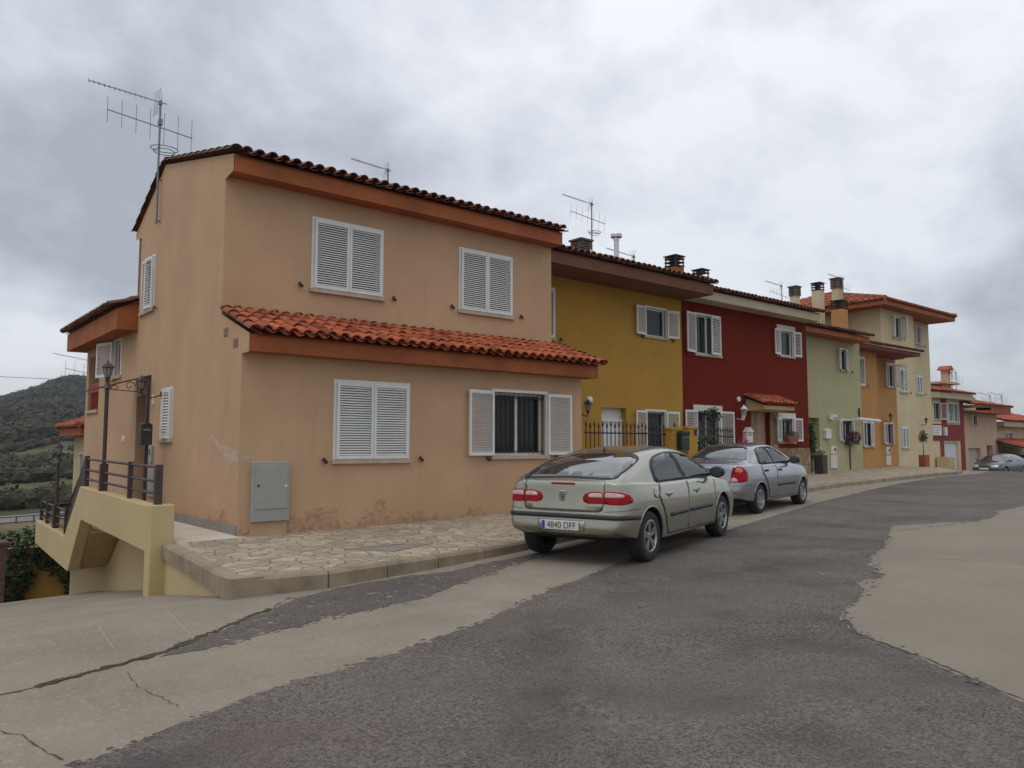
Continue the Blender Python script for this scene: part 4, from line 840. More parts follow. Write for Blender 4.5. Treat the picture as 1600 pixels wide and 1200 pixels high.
def hip(parent, x0, x1, y0, y1, ze, zr, m, pitch=.3):
    """hipped roof of four tiled slopes, rows of rounded ribs running up each slope"""
    cx0, cx1 = x0+(y1-y0)/2, x1-(y1-y0)/2
    if cx0 > cx1: cx0 = cx1 = (x0+x1)/2
    cy = (y0+y1)/2; A, B = (cx0, cy, zr), (cx1, cy, zr); out = MB()
    def slope(p0, p1, q1, q0):
        p0, p1, q0, q1 = map(Vector, (p0, p1, q0, q1)); n = max(2, round((p1-p0).length/pitch)); nn = (p1-p0).cross(q0-p0).normalized(); nn = nn if nn.z > 0 else -nn
        E = (p1-p0); up = ((q0+q1)/2-(p0+p1)/2); U = up-E*(up.dot(E)/E.dot(E)); L = U.length; e_ = E.normalized(); U.normalize(); W = E.length
        a0 = (q0-p0).dot(e_); a1 = (q1-p0).dot(e_)
        out.add([p0, p1, q1, q0], [(0, 1, 2, 3)], .5)
        for i in range(n):
            u = W*(i+.5)/n; v = L
            if u < a0: v = L*u/a0
            elif u > a1: v = L*(W-u)/(W-a1)
            k_ = max(1, round(v/.45)); r = W/n*.42
            for j in range(k_):
                v0, v1 = v*j/k_-(.05 if j == 0 else 0), v*(j+1)/k_+.03; vs = []
                for (vv, rr, h) in ((v0, r, .05), (v1, r*.85, .03)):
                    for q in range(6): t_ = math.pi*q/5; vs.append(p0+e_*(u-math.cos(t_)*rr)+U*vv+nn*(h+math.sin(t_)*rr*.8))
                out.add(vs, [(q, q+1, 7+q, 6+q) for q in range(5)]+[(0, 1, 2, 3, 4, 5)])
    slope((x0, y0, ze), (x1, y0, ze), B, A); slope((x0, y1, ze), (x0, y0, ze), A, A); slope((x1, y1, ze), (x1, y0, ze), B, B); slope((x0, y1, ze), (x1, y1, ze), B, A)
    R = out.build('roof', m, parent, recalc=False); h = MB()
    for (p, q) in (((x0, y0, ze), A), ((x0, y1, ze), A), ((x1, y0, ze), B), ((x1, y1, ze), B), (A, B)):
        P_, Q_ = Vector(p), Vector(q); n = max(1, round((Q_-P_).length/.4))
        if (Q_-P_).length < .1: continue
        for i in range(n): h.tube([P_.lerp(Q_, i/n)+Vector((0, 0, .08)), P_.lerp(Q_, (i+1.1)/n)+Vector((0, 0, .06))], [.13, .11], 7)
    h.build('ridge_tiles', m, R); return R
hip(HT, 38.35, 47.03, 17.35, 27.6, 8.84, 10.35, mtile)
window(HT, FT, 40.7, 41.55, 7.22, 8.32, 150, 60, pitch=.08, lw=.5, catches=[(41.9, 7.2)]); window(HT, FT, 41.2, 42.05, 4.42, 5.6, 0, 0, pitch=.08, catches=[(42.4, 4.4)]); window(HT, FT, 41.2, 41.95, 1.5, 2.55, 0, 0, pitch=.08)
window(HT, FU, 45.15, 45.85, 7.3, 8.30, 60, 8, pitch=.08, catches=[(46.2, 7.25)]); window(HT, FU, 44.95, 45.65, 4.52, 5.50, 0, 0, pitch=.08, catches=[(46.0, 4.5)])
wl(45.3, 18.8, 2.85, 'black lantern on the cream tower wall above the orange planter')
c = thing('planter', 'square terracotta orange planter at the right corner of the cream tower', 'planter', (43.6, 18.0, .4)); b_ = MB(); b_.prism([(43.42, .3), (43.93, .3), (43.96, 1.12), (43.39, 1.12)], 'y', 17.85, 18.3); b_.build('box', mfas, c); b_ = MB(); b_.box(43.42, 43.93, 17.88, 18.27, 1.1, 1.125); b_.build('soil', mbark, c)
plant('small_tree', 'small sparse tree growing from the orange planter by the cream tower', 'tree', (43.7, 18.05, 2.05), (.36, .3, .34), 130, .07, mat('olive_leaf', (.10, .11, .07), .8, .3, 6., tint=.5), 41, stem=1.0)
# ------------------------------------------------------------------ chimneys (parts of the roofs they stand on)
def chimney(house, x, y, z0, z1, w_, m, top='slats', th=.35, td=None):
    d = td or w_; b_ = MB(); b_.box(x-w_/2, x+w_/2, y-d/2, y+d/2, z0, z1-th); o = b_.build('chimney', m, house); b_ = MB()
    if top == 'slats':
        b_.box(x-w_/2-.05, x+w_/2+.05, y-d/2-.05, y+d/2+.05, z1-.03, z1); n = max(3, int(th/.10))
        for i in range(n-1): zz_ = z1-th+(th-.04)*(i+.4)/(n-1); b_.box(x-w_/2-.03, x+w_/2+.03, y-d/2-.03, y+d/2+.03, zz_, zz_+.02)
        for sx in (-1, 1):
            for sy in (-1, 1): b_.box(x+sx*w_*.46-.02, x+sx*w_*.46+.02, y+sy*d*.46-.02, y+sy*d*.46+.02, z1-th, z1)
        b_.build('cowl', mblk, o)
    elif top == 'brick':
        for i in range(4): zz_ = z1-th+th*i/4; b_.box(x-w_/2-.04, x+w_/2+.04, y-d/2-.04, y+d/2+.04, zz_, zz_+th*.13); 
        for sx in (-1, 1):
            for sy in (-1, 1): b_.box(x+sx*w_*.42-.06, x+sx*w_*.42+.06, y+sy*d*.42-.06, y+sy*d*.42+.06, z1-th, z1-.02)
        b_.box(x-w_/2-.08, x+w_/2+.08, y-d/2-.08, y+d/2+.08, z1-.05, z1); b_.build('cowl', mat('grey_brick', (.13, .10, .085), .9, .25, 9.), o)
    return o
chimney(HY, 16.95, 17, 6.8, 8.03, .40, mat('brown_stack', (.27, .17, .11), .9, .15, 5.), 'brick', .30)
o = MB(); o.box(17.95, 18.75, 16.8, 17.2, 6.7, 7.70); o.build('flue_base', mwh2, HY)
o = MB(); o.tube([(18.57, 17, 7.65), (18.57, 17, 8.42)], .085, 12); o.lathe([(.1, 8.3), (.1, 8.36), (.19, 8.40), (.19, 8.49), (.18, 8.51), (0, 8.52)], (18.57, 17, 0), 16); tag(o.build('flue', mst, HY, smooth=False), None, None)
chimney(HR, 21.55, 17, 6.8, 8.24, .46, mfas, 'slats', .42); chimney(HR, 23.05, 17, 6.8, 7.98, .40, mblk, 'slats', .36)
chimney(HG, 34.6-1.2, 19.3, 7.2, 9.15, .80, mcy, 'brick', .5) if False else None
chimney(HO, 34.6, 20, 6.9, 9.38, .34, mc_, 'brick', .48); chimney(HO, 36.8, 20, 6.9, 9.85, .44, mc_, 'slats', .42); chimney(HO, 36.4, 18.7, 6.4, 8.70, .56, mo_, 'slats', .45)
chimney(HT, 38.75-.0, 20.0, 7.0, 10.36, .40, mc_, 'brick', .55)
# ------------------------------------------------------------------ front garden railings of the ochre and red houses
def fence(x0, x1, y0, y1, zt, zb, label, nb, m=mblk):
    c = thing('iron_fence', label, 'railing', (x0, y0, zb)); D = Vector((x1-x0, y1-y0, 0)); L = D.length; a = math.atan2(D.y, D.x); Fm = Matrix.Translation((x0, y0, 0)) @ Matrix.Rotation(a, 4, 'Z')
    b_ = MB(Fm)
    for i in range(nb):
        x = L*(i+.5)/nb; hh = zt if i % 2 else zt-.03; b_.tube([(x, 0, zb), (x, 0, hh-.12)], .011, 6); b_.lathe([(.011, hh-.14), (.026, hh-.11), (.02, hh-.07), (0, hh)], (x, 0, 0), 6); b_.lathe([(.012, zt-.30), (.024, zt-.27), (.012, zt-.24)], (x, 0, 0), 6)
    b_.build('bars', m, c); b_ = MB(Fm); b_.box(0, L, -.012, .012, zt-.30, zt-.27); b_.box(0, L, -.012, .012, zb+.1, zb+.13); b_.box(0, L, -.012, .012, zb+.62, zb+.64) ; b_.build('rails', m, c)
    b_ = MB(Fm)
    for i in range(1, nb-1, 3):
        x = L*(i+.5)/nb
        for sg in (-1, 1):
            b_.tube([(x, 0, zb+.62), (x+sg*.03, 0, zb+.45), (x+sg*.075, 0, zb+.2)], .009, 4); b_.tube([(x+sg*(.035+.035*math.cos(t_)), 0, zb+.70+.035*math.sin(t_)) for t_ in [q*.8 for q in range(9)]], .008, 4)
    b_.build('scrollwork', m, c); return c
def gpillar(x0, x1, y0, y1, zt, label, m=my_):
    b_ = MB(); b_.box(x0, x1, y0, y1, -.1, zt-.06); b_.box(x0-.02, x1+.02, y0-.02, y1+.02, zt-.06, zt); return tag(b_.build('gate_pillar', m, bevel=.006), label, 'pillar')
FY = 12.25
gpillar(11.72, 12.12, FY-.14, FY+.14, 2.22, 'narrow ochre pillar against the corner of the peach house, where the black spiked railing begins')
b_ = MB(); b_.box(12.12, 15.2, FY-.10, FY+.10, -.1, .62); tag(b_.build('garden_wall', my_), 'low ochre garden wall under the long black spiked railing', 'garden wall')
fence(12.12, 15.2, FY, FY+.1, 2.18, .62, 'long black wrought iron railing with spear tips in front of the ochre house', 22)
gpillar(15.2, 15.55, FY-.12, FY+.2, 2.06, 'small ochre gate pillar carrying the dark green letter box')
c = thing('mailbox', 'dark green letter box hanging on the small ochre gate pillar', 'mailbox', (15.5, 12.1, 1.6)); b_ = MB(); b_.box(15.33, 15.64, 11.96, 12.12, 1.5, 1.90); b_.prism([(15.31, 1.90), (15.66, 1.90), (15.6, 1.97), (15.37, 1.97)], 'y', 11.92, 12.12); b_.build('box', mat('bottle_green', (.010, .024, .020), .4, .1, 6.), c, bevel=.01); b_ = MB(); b_.box(15.38, 15.6, 11.952, 11.96, 1.80, 1.82); b_.lathe([(0, 11.95), (.012, 11.95), (.012, 11.96)], (15.53, 0, 1.7), 8, 'y'); b_.build('slot', mgal, c)
c = fence(15.56, 15.94, FY+.12, FY+.4, 2.22, .4, 'black spiked garden gate standing between the two ochre pillars', 5); c.name = 'garden_gate'; c['category'] = 'gate'
gpillar(15.96, 16.34, FY-.0, FY+.4, 2.10, 'broad ochre gate pillar with a small dark nameplate, right of the garden gate')
b_ = MB(); b_.box(16.20, 16.31, FY-.015, FY-.001, 1.88, 2.02); tag(b_.build('nameplate', mblk), 'tiny dark nameplate on the broad ochre gate pillar', 'plate')
fence(16.38, 19.2, FY+.25, FY+.9, 2.15, .6, 'dark spiked railing hung with climbing plants in front of the brick red house', 18)
b_ = MB(); b_.box(16.38, 19.2, FY+.45, FY+.65, -.1, .6); tag(b_.build('garden_wall', mr_), 'low red garden wall beneath the railing of the brick red house', 'garden wall')
plant('potted_plant', 'dark leafy plants behind the spiked railing of the brick red house', 'plant', (18.0, 13.4, 1.3), (.8, .3, .6), 500, .06, mplant, 51)
plant('potted_plant', 'small potted plant behind the black railing in front of the ochre house window', 'plant', (15.9, 13.4, 1.35), (.25, .2, .25), 160, .05, mplant, 52)
# ------------------------------------------------------------------ houses at the far end of the street
def simple_house(label, x0, x1, y, z0, z1, m, fm, holes, wins, ridge_y, ridge_z, yb, tm=mtile, over=.6, fz=.35):
    h = thing('house', label, 'house', (x0, y, z0)); walls(h, m, x0, x1, y, z0, z1, holes, yb=yb); b_ = MB(); b_.box(x0-.05, x1+.25, y-over, y+.2, z1-.02, z1+fz); b_.build('fascia', fm, h)
    tiles(h, 'roof', x0-.05, x1+.3, y-over-.1, z1+fz+.02, ridge_y, ridge_z, tm, row=.6, pitch=.3, seg=4, rnd_seed=int(x0))
    for wn in wins: window(h, FRONT(y), *wn[0], **wn[1])
    return h
HC = simple_house('far cream and crimson house with a white garage door at the end of the street', 53.1, 58.45, 21.4, -.9, 4.75, mc_, mfcr, [(53.6, 54.6, 3.35, 4.45), (55.9, 57.6, 3.2, 4.5), (55.1, 57.35, -.6, 1.85, .2)], [((53.6, 54.6, 3.35, 4.45), dict(left=None, right=170, lw=.7, grille=5, pitch=.1)), ((55.9, 57.6, 3.2, 4.5), dict(left=0, right=0, pitch=.1))], 25.5, 6.3, 30)
b_ = MB(FRONT(21.4)); b_.box(53.1, 58.45, .0, .03, 1.95, 3.05); b_.box(54.75, 55.6, .0, .03, 3.05, 4.72); b_.box(57.8, 58.45, 0, .03, 3.05, 4.72); b_.box(57.75, 58.45, 0, .03, -.9, 1.95) ; b_.box(54.4, 54.95, 0, .03, -.9, 1.95); b_.build('crimson_band', mat('crimson_render', (.22, .028, .026), .85, .08, 2.), HC)
b_ = MB(FRONT(21.4)); b_.box(55.1, 57.35, -.2, -.14, -.6, 1.83)
G_ = b_.build('garage_door', mat('white_door', (.62, .64, .68), .5, .03, 3.), HC); b_ = MB(FRONT(21.4)); b_.box(55.55, 55.66, -.14, -.1, .35, .6); b_.build('handle', mblk, G_)
b_ = MB(); b_.box(57.7, 59.3, 22.4, 24.2, 5.0, 5.95); b_.prism([(57.3, 5.95), (60.0, 5.95), (60.0, 6.1), (57.3, 6.1)], 'y', 22.1, 24.5); b_.build('dormer', mpk, HC); b_ = MB(); b_.box(58.95, 59.45, 22.5, 22.95, 6.1, 7.0); ch = b_.build('chimney', mpk, HC); b_ = MB(); b_.prism([(58.75, 7.0), (59.65, 7.0), (59.2, 7.32)], 'y', 22.3, 23.15); b_.build('chimney_cap', mtile, ch)
b_ = MB(); b_.box(59.02, 59.13, 22.48, 22.5, 6.7, 6.9); b_.box(59.27, 59.38, 22.48, 22.5, 6.7, 6.9); b_.build('smoke_opening', mblk, ch)
b_ = MB(FRONT(21.4)); b_.box(53.2, 54.5, .05, .10, 2.3, 2.95); s_ = thing('house_sign', 'white rectangular sign on the far crimson house', 'sign', (53.3, 21.3, 2.3)); b_.build('board', mwh, s_); b_ = MB(FRONT(21.4))
for i in range(3): b_.box(53.3, 54.35-.15*i, .10, .104, 2.78-.17*i, 2.82-.17*i)
b_.build('grey_marks', mat('faded_grey', (.3, .3, .33), .8), s_)
c = MB(FRONT(21.4)); c.box(54.85, 55.15, .05, .2, 2.3, 2.85); tag(c.build('wall_box', mwh), 'small white box on the crimson wall right of the sign', 'box')
c = MB(FRONT(21.4)); c.box(53.5, 54.5, .1, .8, -.9, .9); tag(c.build('garden_wall', mcy), 'low pale yellow wall beside the white garage door', 'garden wall')
HP = simple_house('far dusty pink house with a beige garage door, right of the crimson one', 58.5, 64.9, 21.5, -.9, 3.95, mpk, mfas, [(60.35, 61.1, 3.1, 3.85), (59.3, 61.5, -.9, 1.45, .25), (62.7, 63.9, .1, 1.65, .4)], [((60.35, 61.1, 3.1, 3.85), dict(left=170, right=20, pitch=.1, lw=.4))], 27, 5.9, 30, over=.9, fz=.45)
b_ = MB(FRONT(21.5)); b_.box(59.35, 61.45, -.24, -.18, -.9, 1.43); b_.build('garage_door', mat('beige_door', (.42, .34, .26), .6, .05, 3.), HP); b_ = MB(FRONT(21.5)); b_.box(62.75, 63.85, -.38, -.3, .1, 1.65); b_.build('side_door', mfas, HP)
c = MB(); c.box(58.4, 61.2, 20.6, 21.4, 4.05, 4.22); c.v = [Vector((p.x, p.y, p.z+(p.x-58.4)*.03)) for p in c.v]; tag(c.build('folded_awning', mwh), 'long white folded awning under the eave of the dusty pink house', 'awning')
HB = simple_house('far low beige house with a bright orange tiled roof at the right edge', 65.6, 78, 22, -1.2, 3.1, mc_, mfcr, [(67.9, 69.6, 1.55, 2.7)], [((67.9, 69.6, 1.55, 2.7), dict(left=0, right=0, pitch=.1))], 28, 5.2, 32, over=.8)
c = thing('car_port', 'low red tiled car port roof behind the parked dark car at the right edge', 'car port', (64, 18.5, -.9)); tiles(c, 'roof', 64.6, 72, 18.2, 1.05, 22, 2.1, mtile, row=.5, pitch=.3, seg=4); b_ = MB()
for x in (64.8, 68.4, 71.8): b_.box(x-.1, x+.1, 18.3, 18.5, -1.2, 1.05)
b_.build('posts', mbrick, c); b_ = MB(); b_.box(64.6, 72, 18.25, 18.45, .85, 1.04); b_.build('beam', mfas, c)
b_ = MB(); b_.box(64.7, 71.9, 21.3, 21.6, -1.2, .9); b_.build('back_wall', mbrick, c)
chimney(HB, 72.3, 26, 3.5, 5.7, .75, mblk, 'slats', .8)
for (x, y, z0, z1, l) in ((59.7, 22.5, 5.5, 6.9, 'thin aerial on the far crimson house roof'), (64.5, 24, 4.6, 7.3, 'bare aerial with a single crossbar above the dusty pink house'), (68.0, 22.9, 3.3, 5.6, 'taller aerial between the dusty pink house and the beige house'), (73.9, 24, 3.9, 5.9, 'thin aerial right of the square black chimney on the beige house')): aerial(x, y, z0, z1, l, 1.1, True, False, grp='aerials on the far houses')
# ------------------------------------------------------------------ left background
HL = thing('house', 'cream house with an orange tiled roof lower down behind the outside staircase', 'house', (6.6, 33, -3)); wb = MB(SIDE(6.62)); facade(wb, 33, 36, -4, 2.2, [(33.6, 34.8, -.9, 1.3)]); wb.fr = FRONT(33); facade(wb, 6.62, 12, -4, 2.2, [(7.1, 8.2, -.9, 1.4)]); wb.build('wall', mcy, HL)
b_ = MB(); b_.box(6.14, 12.5, 32.4, 36.4, 2.0, 2.3); b_.build('fascia', mfas, HL); hip(HL, 6.05, 12.6, 32.3, 36.5, 2.32, 3.1, mtile)
window(HL, SIDE(6.62), 33.6, 34.8, -.9, 1.3, None, None); window(HL, FRONT(33), 7.1, 8.2, -.9, 1.4, 170, 170, pitch=.1, lw=.5)
aerial(6.9, 33.5, 2.3, 4.9, 'rusty aerial above the low orange roof behind the staircase', 1.2, True, False, dirv=(-1, .1), grp='aerials behind the staircase')
c = thing('ivy_wall', 'low yellow garden wall mostly buried under dark green ivy below the staircase', 'garden wall', (2.5, 23.5, -3)); b_ = MB(); b_.box(-2, 6.0, 23.5, 23.75, -4.5, -1.0); b_.build('wall', mat('old_yellow_paint', (.42, .25, .05), .9, .15, 1.5), c)
b_ = MB(); rnd = random.Random(3)
for i in range(11000):
    x = rnd.uniform(-1.5, 5.9); hgt = noise.noise(Vector((x*1.3, 0, 5)))*.35; z = rnd.uniform(-3.6, -.55+hgt)
    dx = (x-3.78)/.42; dz = (z+2.35)/.75
    if dx*dx+dz*dz < 1+.5*noise.noise(Vector((x*6, z*6, 1))): continue
    dep = .12+.55*max(0, noise.noise(Vector((x*1.2, z*1.2, 8)))+.35)
    b_.leaves((x, 23.45-rnd.random()*dep, z), (.06, .06, .06), 1, .085, i, shell=0)
b_.build('ivy', mplant2, c, recalc=False)
b_ = MB(); b_.box(1.95, 2.42, 19.6, 20.1, -3, -.48); b_.box(1.9, 2.47, 19.55, 20.15, -.48, -.42); tag(b_.build('brick_pillar', mbrick), 'dark brown brick pillar cut off by the left edge of the picture', 'pillar')
# valley road with its verge rail
sheet('valley_road', [(-60, 61.5), (60, 61.5), (60, 66.5), (-60, 66.5)], mat('far_asphalt', (.16, .155, .15), .95, .05, .2), .06, 3.0)
b_ = MB()
for i in range(60): x = -30+i; b_.box(x-.05, x+.05, 60.9, 61.0, T(x, 61)-.1, T(x, 61)+.55)
b_.tube([(x, 60.9, T(x, 61)+.5) for x in range(-30, 31, 2)], .07, 5); tag(b_.build('guard_rail', mgal), 'low metal guard rail along the road at the bottom of the valley', 'guard rail')
def scatter(name, label, cat, n, yr, rr, m, seed, dens=None, squash=.75, sub=1, leafy=True):
    rnd = random.Random(seed); b_ = MB(); k_ = 0; tries = 0
    while k_ < n and tries < n*20:
        tries += 1; y = yr[0]+(yr[1]-yr[0])*rnd.random()**1.3; x = y*rnd.uniform(.07, .26)
        if dens and dens(x, y): continue
        r = rnd.uniform(*rr); z = T(x, y); c_ = Vector((x, y, z+r*squash*.7)); k_ += 1
        vs = []; nu = 7; nv = 5; sd_ = rnd.uniform(0, 50); tint = rnd.random()
        for j in range(nv):
            ph = -math.pi/2*.6+(math.pi*.8)*j/(nv-1)
            for i in range(nu):
                th_ = 2*math.pi*i/nu; d = Vector((math.cos(th_)*math.cos(ph), math.sin(th_)*math.cos(ph), math.sin(ph)))
                q = r*(1+.55*noise.noise(d*1.9+Vector((sd_, 0, 0)))); vs.append(c_+Vector((d.x*q, d.y*q, d.z*q*squash)))
        fs = [(j*nu+i, j*nu+(i+1) % nu, (j+1)*nu+(i+1) % nu, (j+1)*nu+i) for j in range(nv-1) for i in range(nu)]+[tuple(range((nv-1)*nu, nv*nu))]
        b_.add(vs, fs, tint)
        if leafy:
            for q in range(26):
                d = Vector((rnd.gauss(0, 1), rnd.gauss(0, 1), rnd.gauss(0, 1)+.4)).normalized(); p = c_+Vector((d.x, d.y, d.z*squash))*r*rnd.uniform(.8, 1.3); u = Vector((rnd.gauss(0, 1), rnd.gauss(0, 1), rnd.gauss(0, 1))).normalized()*r*.22; v = u.cross(d)*.8
                b_.add([p-u, p+v, p+u, p-v], [(0, 1, 2, 3)], rnd.random())
    return tag(b_.build(name, m, recalc=False), label, cat, kind='stuff')
mfor = mat('pine_forest', (.048, .048, .026), 1., .35, .03, tint=.7); mscr = mat('scrub_leaf', (.058, .058, .030), 1., .35, .15, tint=.6)
scatter('hillside_forest', 'dark wooded slope and ridge rising beyond the valley', 'forest', 6500, (235, 740), (1.3, 3.4), mfor, 61, squash=.95)
scatter('scrub', 'grey green bushes dotted over the brown slope beyond the valley road', 'scrub', 900, (72, 235), (.35, 1.3), mscr, 62, dens=lambda x, y: noise.noise(Vector((x*.06, y*.04, 2))) < -.12)
scatter('field_hedge', 'dark band of trees at the top edge of the scrubby slope', 'trees', 170, (214, 240), (1.5, 3.2), mfor, 63)
b_ = MB(); b_.tube([(-6+2.4*i, 46, 5.35-.3*math.sin(math.pi*i/10)) for i in range(11)], .012, 4); tag(b_.build('power_cable', mblk), 'thin black cable crossing the sky in front of the hill', 'cable')
# ---- CARS
hz = MB(); hz.box(-1700, 2400, -1400, 2600, -30, 90)
hm = bpy.data.materials.new('air_haze'); hm.use_nodes = True; ht = hm.node_tree; ht.nodes.clear(); ho = N(ht, 'ShaderNodeOutputMaterial'); hv = N(ht, 'ShaderNodeVolumePrincipled'); hv.inputs['Color'].default_value = (.72, .78, .88, 1); hv.inputs['Density'].default_value = .00028
ht.links.new(hv.outputs[0], ho.inputs['Volume']); tag(hz.build('haze', hm), 'thin pale haze in the air over the valley', 'haze', kind='stuff')
# ------------------------------------------------------------------ parked cars
mtyre = mat('tyre_rubber', (.018, .018, .019), .85, .15, 9.)
mplas = mat('black_trim', (.022, .022, .025), .55, .1, 9.)
mcgl = mat('car_glass', (.040, .048, .049), .02, .1, 2., spec=1., coat=1.)  # paler base colour stands in for sky reflected in the rear glass
mcgs = mat('side_glass', (.012, .016, .015), .02, .1, 2., spec=.55)
mlred = mat('tail_lamp_red', (.30, .003, .008), .3, .12, 14., spec=.2)
mlclr = mat('lamp_clear', (.62, .40, .38), .3, .12, 14., spec=.3)
mlwh = mat('head_lamp', (.55, .56, .56), .1, .15, 14., metal=.3, coat=1.)
malu = mat('wheel_alloy', (.36, .36, .35), .35, .1, 9., metal=.75)
mund = mat('wheel_well', (.010, .010, .010), .95, .1, 5.)
def pchip(tab, x):
    """smooth curve through the (x, y) pairs without overshoot"""
    n = len(tab)
    if x <= tab[0][0]: return tab[0][1]
    if x >= tab[-1][0]: return tab[-1][1]
    for i in range(n-1):
        if x <= tab[i+1][0]: break
    def dl(k): return (tab[k+1][1]-tab[k][1])/(tab[k+1][0]-tab[k][0])
    def m(k):
        if k == 0: return dl(0)
        if k == n-1: return dl(n-2)
        a, b = dl(k-1), dl(k)
        return 0 if a*b <= 0 else 2*a*b/(a+b)
    h = tab[i+1][0]-tab[i][0]; t = (x-tab[i][0])/h; m0, m1 = m(i)*h, m(i+1)*h; y0, y1 = tab[i][1], tab[i+1][1]
    return (2*t**3-3*t*t+1)*y0+(t**3-2*t*t+t)*m0+(-2*t**3+3*t*t)*y1+(t**3-t*t)*m1
class Car:
    def __init__(s, P, name, label, paint):
        s.P = P; s.paint = paint; s.root = thing(name, label, 'car', (0, 0, 0)); s.W = P['W']/2; s.L = P['L']
        bm = bmesh.new(); cols = P['cols']; NL = 10; rings = []
        for ci, s0 in enumerate(cols):
            w = s.W*pchip(P['plan'], s0); zb = pchip(P['zb'], s0); T_ = pchip(P['top'], s0); B = pchip(P['belt'], s0); wr = pchip(P['roofw'], s0)*s.W
            g = max(0., min(1., (T_-B-.03)/(P['H']-B-.03))) if P['gh'][0] < s0 < P['gh'][1] else 0.
            low = max(zb+.09, .0); zm = pchip(P['crease'], s0)
            B_ = min(B, T_-.012)
            pts = [(0, zb), (.80*w, zb), (.965*w, zb+.055), (w, min(.47, B_-.2)), (.998*w, min(zm, B_-.07)), (.958*w, B_-.012)]
            if g > 0:
                iw = .915*w; yr = iw+(wr-iw)*g
                pts += [(iw, B_+.012*min(1, g*8)), (yr, T_-.055*min(1, g*2)-.0), (yr*.70, T_-.012), (0, T_)]
            else:
                pts += [(.88*w, B_+(T_-B_)*.35), (.74*w, B_+(T_-B_)*.72), (.45*w, T_-.006), (0, T_)]
            ring = []
            for (y, z) in pts:
                xx = s0
                if s0 < .9: xx += pchip(P['rear'], z)*(1-s0/.9)
                q = s.L-s0
                if q < .8: xx -= pchip(P['nose'], z)*(1-q/.8)
                ring.append((xx, y, z))
            rings.append(ring)
        V = []
        for r in rings: V.append(([bm.verts.new(p) for p in r], [None]*NL))
        for (a, b), r in zip(V, rings):
            for j in range(NL): b[j] = a[j] if r[j][1] == 0 else bm.verts.new((r[j][0], -r[j][1], r[j][2]))
        for i in range(len(V)-1):
            for j in range(NL-1):
                for q in (0, 1): A, Bv = V[i][q], V[i+1][q]; f = (A[j], Bv[j], Bv[j+1], A[j+1]); bm.faces.new(f if q == 0 else f[::-1])
        for i in (0, -1):
            for j in range(NL-1):
                a, b = V[i]; f = [a[j], a[j+1], b[j+1], b[j]]; u = []
                for v_ in f:
                    if v_ not in u: u.append(v_)
                bm.faces.new(u)
        bmesh.ops.recalc_face_normals(bm, faces=bm.faces)
        cl = bm.edges.layers.float.new('crease_edge')
        for i in range(len(V)-1):
            for q in (0, 1):
                for j, c in ((5, P.get('shc', .45)), (2, .5), (6, .25), (4, P.get('crs', .0))):
                    e = bm.edges.get((V[i][q][j], V[i+1][q][j]))
                    if e: e[cl] = c
        for (ci, j0, j1, c) in P.get('ring_crease', []):
            for q in (0, 1):
                for j in range(j0, j1):
                    e = bm.edges.get((V[ci][q][j], V[ci][q][j+1]))
                    if e: e[cl] = c
        me = bpy.data.meshes.new('car_cage'); bm.to_mesh(me); bm.free(); me.materials.append(paint); me.materials.append(mund)
        o = bpy.data.objects.new('body', me); COL.objects.link(o)
        md = o.modifiers.new('sub', 'SUBSURF'); md.levels = 4; md.render_levels = 4
        cut = MB()
        for ax in P['axles']:
            for sg in (-1, 1): cut.lathe([(0, sg*(s.W-.30)), (P['arch'], sg*(s.W-.30)), (P['arch'], sg*(s.W+.1)), (0, sg*(s.W+.1))], (ax, 0, P['R']+.005), 40, 'y')
        co = cut.build('cutter', mund)
        bmc = bmesh.new(); bmc.from_mesh(co.data); bmesh.ops.remove_doubles(bmc, verts=bmc.verts, dist=1e-5); bmesh.ops.recalc_face_normals(bmc, faces=bmc.faces); bmc.to_mesh(co.data); bmc.free()
        b2 = o.modifiers.new('cut', 'BOOLEAN'); b2.operation = 'DIFFERENCE'; b2.object = co; b2.solver = 'EXACT'; b2.material_mode = 'TRANSFER'
        dg = bpy.context.evaluated_depsgraph_get(); dg.update(); ev = o.evaluated_get(dg); m2 = bpy.data.meshes.new_from_object(ev); m2.name = 'body'
        o.modifiers.clear(); o.data = m2; bpy.data.objects.remove(co)
        m2.materials.clear(); m2.materials.append(paint); m2.materials.append(mund)
        for p in m2.polygons:
            c = p.center; inw = any(math.hypot(c.x-ax, c.z-P['R']-.005) < P['arch']+.004 and abs(c.y) < s.W+.05 and abs(c.y) > s.W-.32 and (abs(p.normal.y) < .3 or abs(c.y) < s.W-.28) for ax in P['axles'])
            p.material_index = 1 if inw or (p.normal.z < -.7 and c.z < .35) else 0
            p.use_smooth = not inw
        o.parent = s.root; s.body = o
        b3 = bmesh.new(); b3.from_mesh(m2); bmesh.ops.triangulate(b3, faces=b3.faces); s.bvh = BVHTree.FromBMesh(b3); b3.free()
